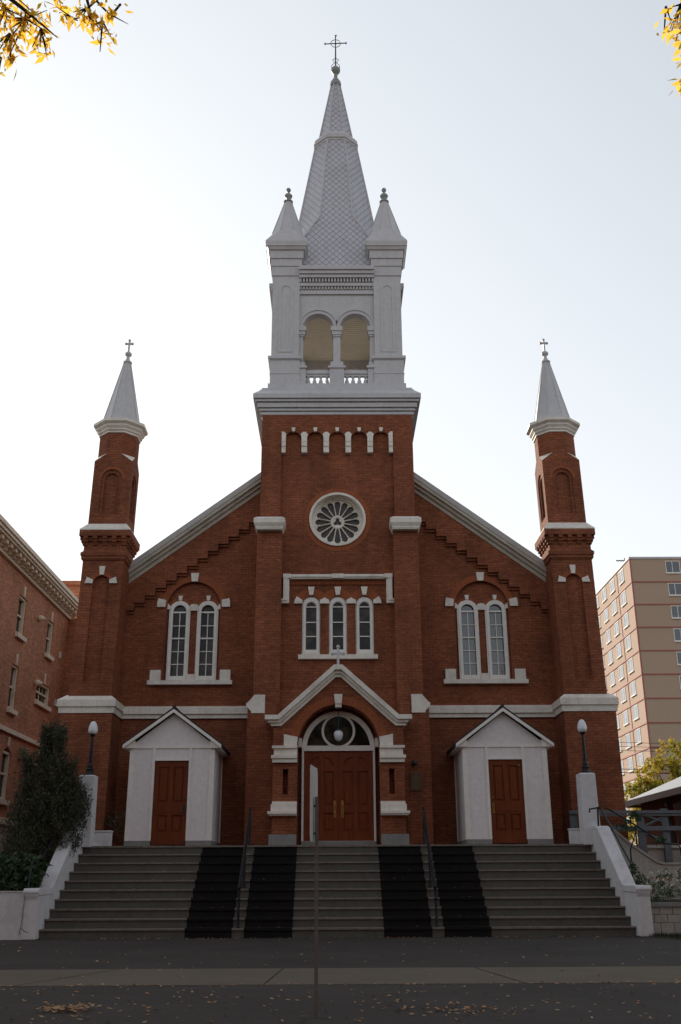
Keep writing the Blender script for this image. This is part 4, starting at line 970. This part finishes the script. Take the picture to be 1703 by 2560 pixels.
# ------------------------------------------------------------------ vegetation helpers
def leaves_mesh(name, centers, size, mat, parent=None, droop=.0, aspect=.45, extra=None, jitter=.4):
    n = len(centers); C_ = np.asarray(centers)
    d = RNG.normal(size=(n, 3)); d[:, 2] = d[:, 2]*(1-droop) - droop*1.5
    d /= np.linalg.norm(d, axis=1, keepdims=True)
    e = RNG.normal(size=(n, 3)); w_ = np.cross(d, e); w_ /= np.linalg.norm(w_, axis=1, keepdims=True)
    nn = np.cross(d, w_)
    s = size*(1+jitter*(RNG.random(n)-.5)*2); s = s[:, None]
    v = np.stack([C_, C_+d*s*.45+w_*s*aspect*.5+nn*s*.06, C_+d*s, C_+d*s*.45-w_*s*aspect*.5+nn*s*.06], 1).reshape(-1, 3)
    off = Vector((0, 0, 0)); p = parent
    while p: off += p.location; p = p.parent
    if parent is None:
        off = Vector((float(v[:, 0].mean()), float(v[:, 1].mean()), float(v[:, 2].min())))
    v = v - np.array(off)
    me = bpy.data.meshes.new(name); me.vertices.add(4*n); me.vertices.foreach_set('co', v.astype(np.float32).ravel())
    me.loops.add(4*n); me.loops.foreach_set('vertex_index', np.arange(4*n, dtype=np.int32))
    me.polygons.add(n); me.polygons.foreach_set('loop_start', np.arange(0, 4*n, 4, dtype=np.int32))
    try: me.polygons.foreach_set('loop_total', np.full(n, 4, dtype=np.int32))
    except Exception: pass
    me.materials.append(mat); me.update(calc_edges=True)
    o = bpy.data.objects.new(name, me); COL.objects.link(o)
    if parent: o.parent = parent
    else: o.location = off
    return o
def blob(c, r, n, shell=.35):
    d = RNG.normal(size=(n, 3)); d /= np.linalg.norm(d, axis=1, keepdims=True)
    rad = (shell+(1-shell)*RNG.random(n))[:, None]; return np.array(c)+d*rad*np.array(r)
def clumps(blobs, per, sub=.22):
    out = []
    for c, r, k in blobs:
        cs = blob(c, r, k, .45)
        for q_ in cs: out.append(blob(q_, np.array(r)*sub, per, .1))
    return np.concatenate(out)

# evergreen beside left wall
t = thing('evergreen', 'dark bushy juniper tree beside the left stair wall', 'tree', (-7.3, 25.9, .92))
MB().tube([(-7.3, 25.9, .9), (-7.28, 25.9, 2.6), (-7.3, 25.9, 4.9)], [.12, .09, .02], 8).tube([(-7.3, 25.9, 1.6), (-6.9, 25.9, 2.9), (-6.75, 25.9, 3.8)], [.06, .04, .01], 6).tube([(-7.3, 25.9, 1.4), (-7.7, 25.95, 2.9), (-7.85, 25.95, 4.0)], [.06, .04, .01], 6).build('trunk', BARK, t)
cs = []
def plume(x0, y0, z0, z1, r0, n):
    for i in range(n):
        f_ = RNG.random()**.85; zz = z0+(z1-z0)*f_; rr = r0*(math.sin(min(1, (f_*1.05+.16))*PI)**.7)*(.4+.6*RNG.random()); a = RNG.random()*2*PI
        c = np.array([x0+rr*math.cos(a), y0+rr*math.sin(a)*.9, zz]); dirv = np.array([math.cos(a)*.5, math.sin(a)*.5, .85]); L_ = .22+.25*RNG.random()
        m = 14
        tt = RNG.random((m, 1)); cs.append(c+dirv*L_*tt+RNG.normal(size=(m, 3))*.035)
plume(-7.38, 25.9, 1.3, 4.70, .54, 1000); plume(-7.05, 25.8, 1.6, 4.75, .50, 520); plume(-7.80, 25.9, 1.2, 4.0, .36, 480); plume(-6.72, 25.75, 1.7, 3.8, .42, 560); plume(-6.52, 25.7, 2.5, 3.35, .26, 240); plume(-7.55, 25.6, 1.0, 2.5, .52, 700)
leaves_mesh('crown', np.concatenate(cs), .075, LEAFD, t, droop=-.5, aspect=.30)
# broad leaved shrub
t = thing('shrub', 'broad leaved green shrub behind the low white garden wall', 'shrub', (-7.6, 24.7, .92))
MB().tube([(-7.6, 24.7, .9), (-7.5, 24.7, 1.8)], [.04, .02], 6).tube([(-7.6, 24.7, .9), (-8.0, 24.7, 1.7)], [.04, .02], 6).tube([(-7.55, 24.7, .9), (-7.1, 24.6, 1.6)], [.03, .015], 6).build('stem', BARK, t)
cs = clumps([((-7.75, 24.75, 1.42), (.62, .42, .62), 60), ((-7.25, 24.6, 1.35), (.40, .35, .55), 45), ((-8.3, 24.8, 1.4), (.5, .4, .55), 40), ((-7.0, 24.45, 1.35), (.18, .2, .35), 12)], 17, .22)
leaves_mesh('foliage', cs, .13, LEAFB, t, droop=.45, aspect=.5)
cs = np.array([(-6.78, 24.62, 1.62), (-6.72, 24.6, 1.6), (-6.8, 24.45, 1.42), (-6.74, 24.42, 1.40), (-6.70, 24.4, 1.38)]); 
leaves_mesh('foliage', np.repeat(cs, 3, 0)+RNG.normal(size=(15, 3))*.02, .16, LEAFB, t, droop=.6, aspect=.5)
# small shrub behind left parapet
t = thing('shrub', 'small dark shrub between the left pillar and the left porch', 'shrub', (-6.0, 27.9, 2.03))
MB().tube([(-6.0, 27.9, 2.0), (-5.95, 27.9, 2.8)], [.03, .01], 6).build('stem', BARK, t)
leaves_mesh('foliage', clumps([((-6.0, 27.9, 2.55), (.38, .25, .5), 26)], 12, .25), .08, LEAFD, t, droop=.2)
# plants at right wall
t = thing('vine', 'leafy climbing plant hanging around the rail post at right', 'plant', (7.5, 26.9, .7))
MB().tube([(7.45, 26.9, .7), (7.5, 26.95, 1.9), (7.75, 27.0, 2.45)], [.03, .02, .01], 6).build('stem', BARK, t)
leaves_mesh('foliage', clumps([((7.55, 26.95, 2.5), (.38, .15, .14), 14), ((7.75, 26.95, 2.75), (.22, .15, .12), 8), ((8.35, 27.0, 2.15), (.28, .15, .08), 8), ((7.35, 26.4, 1.3), (.3, .2, .35), 14), ((7.2, 25.6, 1.1), (.2, .3, .4), 14)], 8, .28), .11, LEAFB, t, droop=.4)
t = thing('flowering_plant', 'pale yellow flowers in the bed above the block wall', 'flowers', (7.6, 24.9, .7))
leaves_mesh('foliage', clumps([((7.5, 25.0, .85), (.55, .4, .30), 46), ((8.3, 25.1, .95), (.6, .4, .35), 36), ((7.9, 25.3, 1.15), (.6, .3, .25), 30)], 14, .2), .07, LEAFB, t, droop=-.3, aspect=.3)
fl = []
for i in range(46):
    fl.append((7.15+RNG.random()*1.1, 24.7+RNG.random()*.5, .95+RNG.random()*.42))
fl = np.array(fl); leaves_mesh('flower', np.repeat(fl, 6, 0), .045, PETAL, t, aspect=.7)
fl = np.array([(7.1+RNG.random()*.9, 25.0+RNG.random()*.3, 1.12+RNG.random()*.12) for i in range(9)]); leaves_mesh('flower', np.repeat(fl, 6, 0), .04, PETALR, t, aspect=.7)
# grass blades on the lawn
n = 9000; gx = 6.7+RNG.random(n)**1.3*4; gy = 21+RNG.random(n)*3.3; keep = gx > 6.75+(23.9-gy)*.30; gx, gy = gx[keep], gy[keep]
o = leaves_mesh('grass', np.stack([gx, gy, np.zeros(len(gx))], 1), .07, GRASSM, None, droop=-1.2, aspect=.12); o['kind'] = 'stuff'; o['label'] = 'dark trodden grass at the right end of the steps'
# autumn tree right, behind house
def ltree(name, lab, cat, x, y, z0, h, blobs, per, size, mat, grp=None, droop=.1):
    t = thing(name, lab, cat, (x, y, z0), grp)
    q = MB(); q.tube([(x, y, z0), (x+.1, y, z0+h*.3), (x-.1, y, z0+h*.55), (x, y, z0+h*.85)], [h*.028, h*.022, h*.014, .03], 9)
    for c, r, k in blobs: q.tube([(x, y, z0+h*.3), ((x+c[0])/2, (y+c[1])/2, (z0+h*.3+c[2])/2+.3), c], [h*.014, h*.009, .02], 6)
    q.build('trunk', BARK, t)
    leaves_mesh('crown', clumps(blobs, per), size, mat, t, droop=droop, aspect=.6)
    return t
ltree('autumn_tree', 'yellow green autumn tree behind the low house, below the apartment block', 'tree', 20, 60, .7, 8, [((19.9, 60, 7.9), (1.1, 1.2, 1.2), 34), ((18.9, 60, 6.9), (1.6, 1.5, 1.2), 50), ((20.9, 60, 6.6), (1.8, 1.6, 1.6), 60), ((18.0, 60, 5.6), (1.5, 1.3, 1.4), 50), ((17.3, 60, 4.2), (1.2, 1.3, 1.4), 40), ((19.5, 60, 5.0), (2.2, 1.8, 1.8), 60), ((17.2, 60, 2.6), (1.3, 1.2, 1.4), 30)], 34, .17, LEAFYG)
ltree('autumn_tree', 'yellow autumn tree at the right edge, right of the nearest autumn tree', 'tree', 24, 64, .7, 8.5, [((23.2, 64, 8.2), (1.6, 1.5, 1.5), 40), ((23.0, 64, 6.0), (2.2, 1.5, 1.8), 50), ((24.8, 64, 7.0), (2, 1.5, 2), 40)], 30, .18, LEAFYG)
ltree('low_shrub', 'yellow green hedge shrub between the church corner and the low house', 'shrub', 14.8, 56, .7, 3, [((14.6, 56, 3.2), (1.1, 1, 1.4), 34), ((16.0, 56, 2.8), (1.3, 1, 1.5), 34)], 30, .15, LEAFYG)
# distant tree line
for i in range(0): pass

# ------------------------------------------------------------------ street trees overhanging the camera
def street_tree(name, lab, x, y, h, limbs, blobs, near, mat):
    t = thing(name, lab, 'tree', (x, y, 0), 'street trees overhanging the pavement')
    q = MB(); q.tube([(x, y, 0), (x+.05, y, 1.5), (x, y+.05, 3.2), (x, y, h*.62), (x, y, h*.85)], [.30, .22, .20, .12, .04], 12)
    for pts, r in limbs: q.tube(pts, [r*(1-.85*i/(len(pts)-1)) for i in range(len(pts))], 7)
    q.build('trunk', BARK, t)
    leaves_mesh('crown', clumps(blobs, 26, .25), .17, LEAFG, t, droop=.2, aspect=.5)
    # twigs and leaves of the hanging sprays
    tw_ = MB(); cen = []
    for c, n_, sp in near:
        base = Vector(c)
        for i in range(n_):
            e = base + Vector((RNG.normal()*sp[0], RNG.normal()*sp[1]*.8, RNG.normal()*sp[2]))
            mid_ = base.lerp(e, .5) + Vector((0, 0, .06)); tw_.tube([base+Vector((0, 0, .12)), mid_, e], [.010, .006, .003], 4)
            m = RNG.integers(9, 16)
            for k in range(m): 
                p = mid_.lerp(e, k/m); cen.append((p.x+RNG.normal()*.035, p.y+RNG.normal()*.035, p.z+RNG.normal()*.03))
    tw_.build('twig', BARK, t); cen = np.array(cen); cen = cen[RNG.random(len(cen)) < .66]; leaves_mesh('leaf_spray', cen, .078, mat, t, droop=.6, aspect=.36)
    return t

big = lambda s: [((s*5.8, 3.2, 8.6), (2.3, 2.2, 1.9), 60), ((s*6.4, .5, 8.0), (2.6, 2.4, 2.0), 60), ((s*4.2, .2, 9.4), (2.6, 2.2, 1.5), 60), ((s*4.6, -3.0, 8.4), (3, 2.6, 2.2), 70), ((s*1.6, -2.6, 9.0), (2.6, 2.4, 1.6), 60), ((s*7.6, 5.2, 8.3), (2.0, 2.2, 1.8), 50)]  # unseen crowns, shaped to reach over the viewpoint and shade the ground
street_tree('street_tree', 'street tree whose yellow sprays hang into the top left corner', -6.0, 2.2, 10,
    [([(-6.0, 2.2, 4.6), (-5.0, 3.8, 6.6), (-3.6, 5.2, 7.6), (-2.35, 5.6, 7.45)], .10), ([(-3.6, 5.2, 7.6), (-2.6, 5.6, 7.65), (-1.85, 5.6, 7.4)], .035), ([(-2.6, 5.6, 7.45), (-2.25, 5.6, 7.12), (-2.05, 5.6, 6.92)], .02), ([(-1.9, 5.6, 7.4), (-1.82, 5.6, 7.1), (-1.72, 5.6, 6.96)], .014), ([(-1.9, 5.6, 7.4), (-1.7, 5.6, 7.15), (-1.55, 5.6, 7.05)], .012), ([(-6, 2.2, 5), (-4.5, -1, 8), (-1.6, -2.6, 9)], .1), ([(-6, 2.2, 5), (-6.4, .5, 8)], .08), ([(-6, 2.2, 5.4), (-7.4, 5, 8)], .08)],
    big(-1), [((-2.46, 5.6, 7.08), 12, (.12, .2, .10)), ((-2.30, 5.6, 6.98), 10, (.10, .15, .09)), ((-2.40, 5.6, 6.84), 8, (.08, .15, .07)), ((-2.18, 5.6, 6.88), 5, (.06, .1, .05)), ((-2.50, 5.6, 7.3), 10, (.15, .2, .06)), ((-1.86, 5.6, 7.08), 7, (.07, .12, .07)), ((-1.95, 5.6, 6.98), 4, (.06, .1, .04)), ((-1.74, 5.6, 6.96), 4, (.045, .1, .05)), ((-1.62, 5.6, 7.12), 2, (.05, .1, .03)), ((-2.44, 5.6, 6.62), 2, (.03, .05, .05)), ((-2.12, 5.6, 7.28), 4, (.14, .15, .03))], LEAFY)
street_tree('street_tree', 'street tree whose yellow leaves hang into the top right corner', 6.0, 2.2, 10,
    [([(6.0, 2.2, 4.6), (5.0, 3.8, 6.6), (3.6, 5.2, 7.6), (2.55, 5.6, 7.3)], .10), ([(3.0, 5.5, 7.4), (2.6, 5.6, 7.05), (2.43, 5.6, 6.95)], .014), ([(3.4, 5.2, 7.5), (2.9, 5.6, 6.8), (2.55, 5.6, 6.5)], .014), ([(6, 2.2, 5), (4.5, -1, 8), (1.6, -2.6, 9)], .1), ([(6, 2.2, 5), (6.4, .5, 8)], .08), ([(6, 2.2, 5.4), (7.4, 5, 8)], .08)],
    big(1), [((2.50, 5.6, 7.12), 8, (.07, .1, .08)), ((2.39, 5.6, 7.10), 2, (.02, .06, .05)), ((2.55, 5.6, 6.95), 5, (.05, .1, .06)), ((2.47, 5.6, 6.52), 6, (.04, .1, .08)), ((2.50, 5.6, 6.75), 5, (.04, .1, .07))], LEAFY)

# the street behind the camera: unseen trees added to shade the lower facade; terrace opposite
proto = ltree('street_tree', 'unseen street tree added for shade, close on the right of the viewpoint on the near side', 'tree', 13.5, 0, 0, 14, [((13.5, 0, 11), (4, 3.5, 3.2), 110), ((11, 0, 8), (3, 3, 2.6), 70), ((16, 0, 8), (3, 3, 2.6), 70), ((13.5, 0, 6), (4, 3, 2.2), 70)], 22, .34, LEAFG, 'unseen street trees added to shade the facade')
for x, y in ((12.5, 9.5), (-12.5, 9.5), (20, 8), (-20, 8), (-13.5, 0), (22, -1), (-22, -1), (-31, 0), (31, 0), (0, -9), (8, -11), (-8.5, -10.5), (17, -12), (-17, -12)):
    c = copy_tree(proto); c.location = (x, y, 0); c.rotation_euler = (0, 0, x*.7)
    c['label'] = 'unseen street tree added for shade, %s %s of the viewpoint' % ({0: 'directly', 8: 'just', 12: 'just ahead', 13: 'near', 17: 'further', 20: 'further ahead', 22: 'far', 31: 'farthest'}[int(abs(x))], ('to the left' if x < 0 else 'to the right') + (' across the street' if y < -5 else ' on the near side'))
t = thing('terrace', 'brick terrace across the street behind the viewpoint', 'building', (0, -34, 0))
MB().box(-50, 50, -44, -34, 0, 13).build('wall', BRICK_L, t)
for i in range(16):
    for j in range(3): MB().box(-46+i*6, -44.6+i*6, -34.0, -33.95, 2+j*4, 4.2+j*4).build('window', GLASS, t)

# ------------------------------------------------------------------ fallen leaves
n = 520; x = RNG.uniform(-6, 6, n); y = 10.0+RNG.random(n)**1.2*3.5; pts = [np.stack([x, y, np.full(n, .012)], 1)]
n = 150; pts.append(np.stack([RNG.uniform(-8, 8, n), 13.4+RNG.normal(size=n)*.06, np.full(n, .012)], 1))
n = 260; pts.append(np.stack([RNG.uniform(-9, 9, n), RNG.uniform(13.5, 23.8, n), np.full(n, .014)], 1))
n = 220; pts.append(np.stack([RNG.uniform(-6.5, 7.2, n), 23.9-np.abs(RNG.normal(size=n))*.12, np.full(n, .014)], 1))
n = 170; pts.append(np.stack([-2.72+RNG.normal(size=n)*.13, 10.95+RNG.normal(size=n)*.16, .012+.03*RNG.random(n)], 1))
n = 90; pts.append(np.stack([1.15+RNG.normal(size=n)*.38, 10.75+RNG.normal(size=n)*.2, np.full(n, .014)], 1))
n = 160; k = RNG.integers(0, 9, n); pts.append(np.stack([RNG.uniform(-6, 6, n), 24.0+k*TR+.04+RNG.random(n)*.2, (k+1)*RI+.012], 1))
pts = np.concatenate(pts); n = len(pts)
a = RNG.random(n)*2*PI; L_ = .016+.022*RNG.random(n)
d = np.stack([np.cos(a), np.sin(a), RNG.normal(size=n)*.25], 1)*L_[:, None]; e = np.stack([-np.sin(a), np.cos(a), RNG.normal(size=n)*.3], 1)*(L_*.5)[:, None]
v = np.stack([pts-d, pts+e, pts+d, pts-e], 1).reshape(-1, 3); v[:, 2] = np.maximum(v[:, 2], .009)
me = bpy.data.meshes.new('fallen_leaves'); me.from_pydata(v.tolist(), [], [(4*i, 4*i+1, 4*i+2, 4*i+3) for i in range(n)]); me.materials.append(FALLEN)
o = bpy.data.objects.new('fallen_leaves', me); COL.objects.link(o); o['kind'] = 'stuff'; o['label'] = 'small dry leaves scattered over the asphalt, pavement and steps'
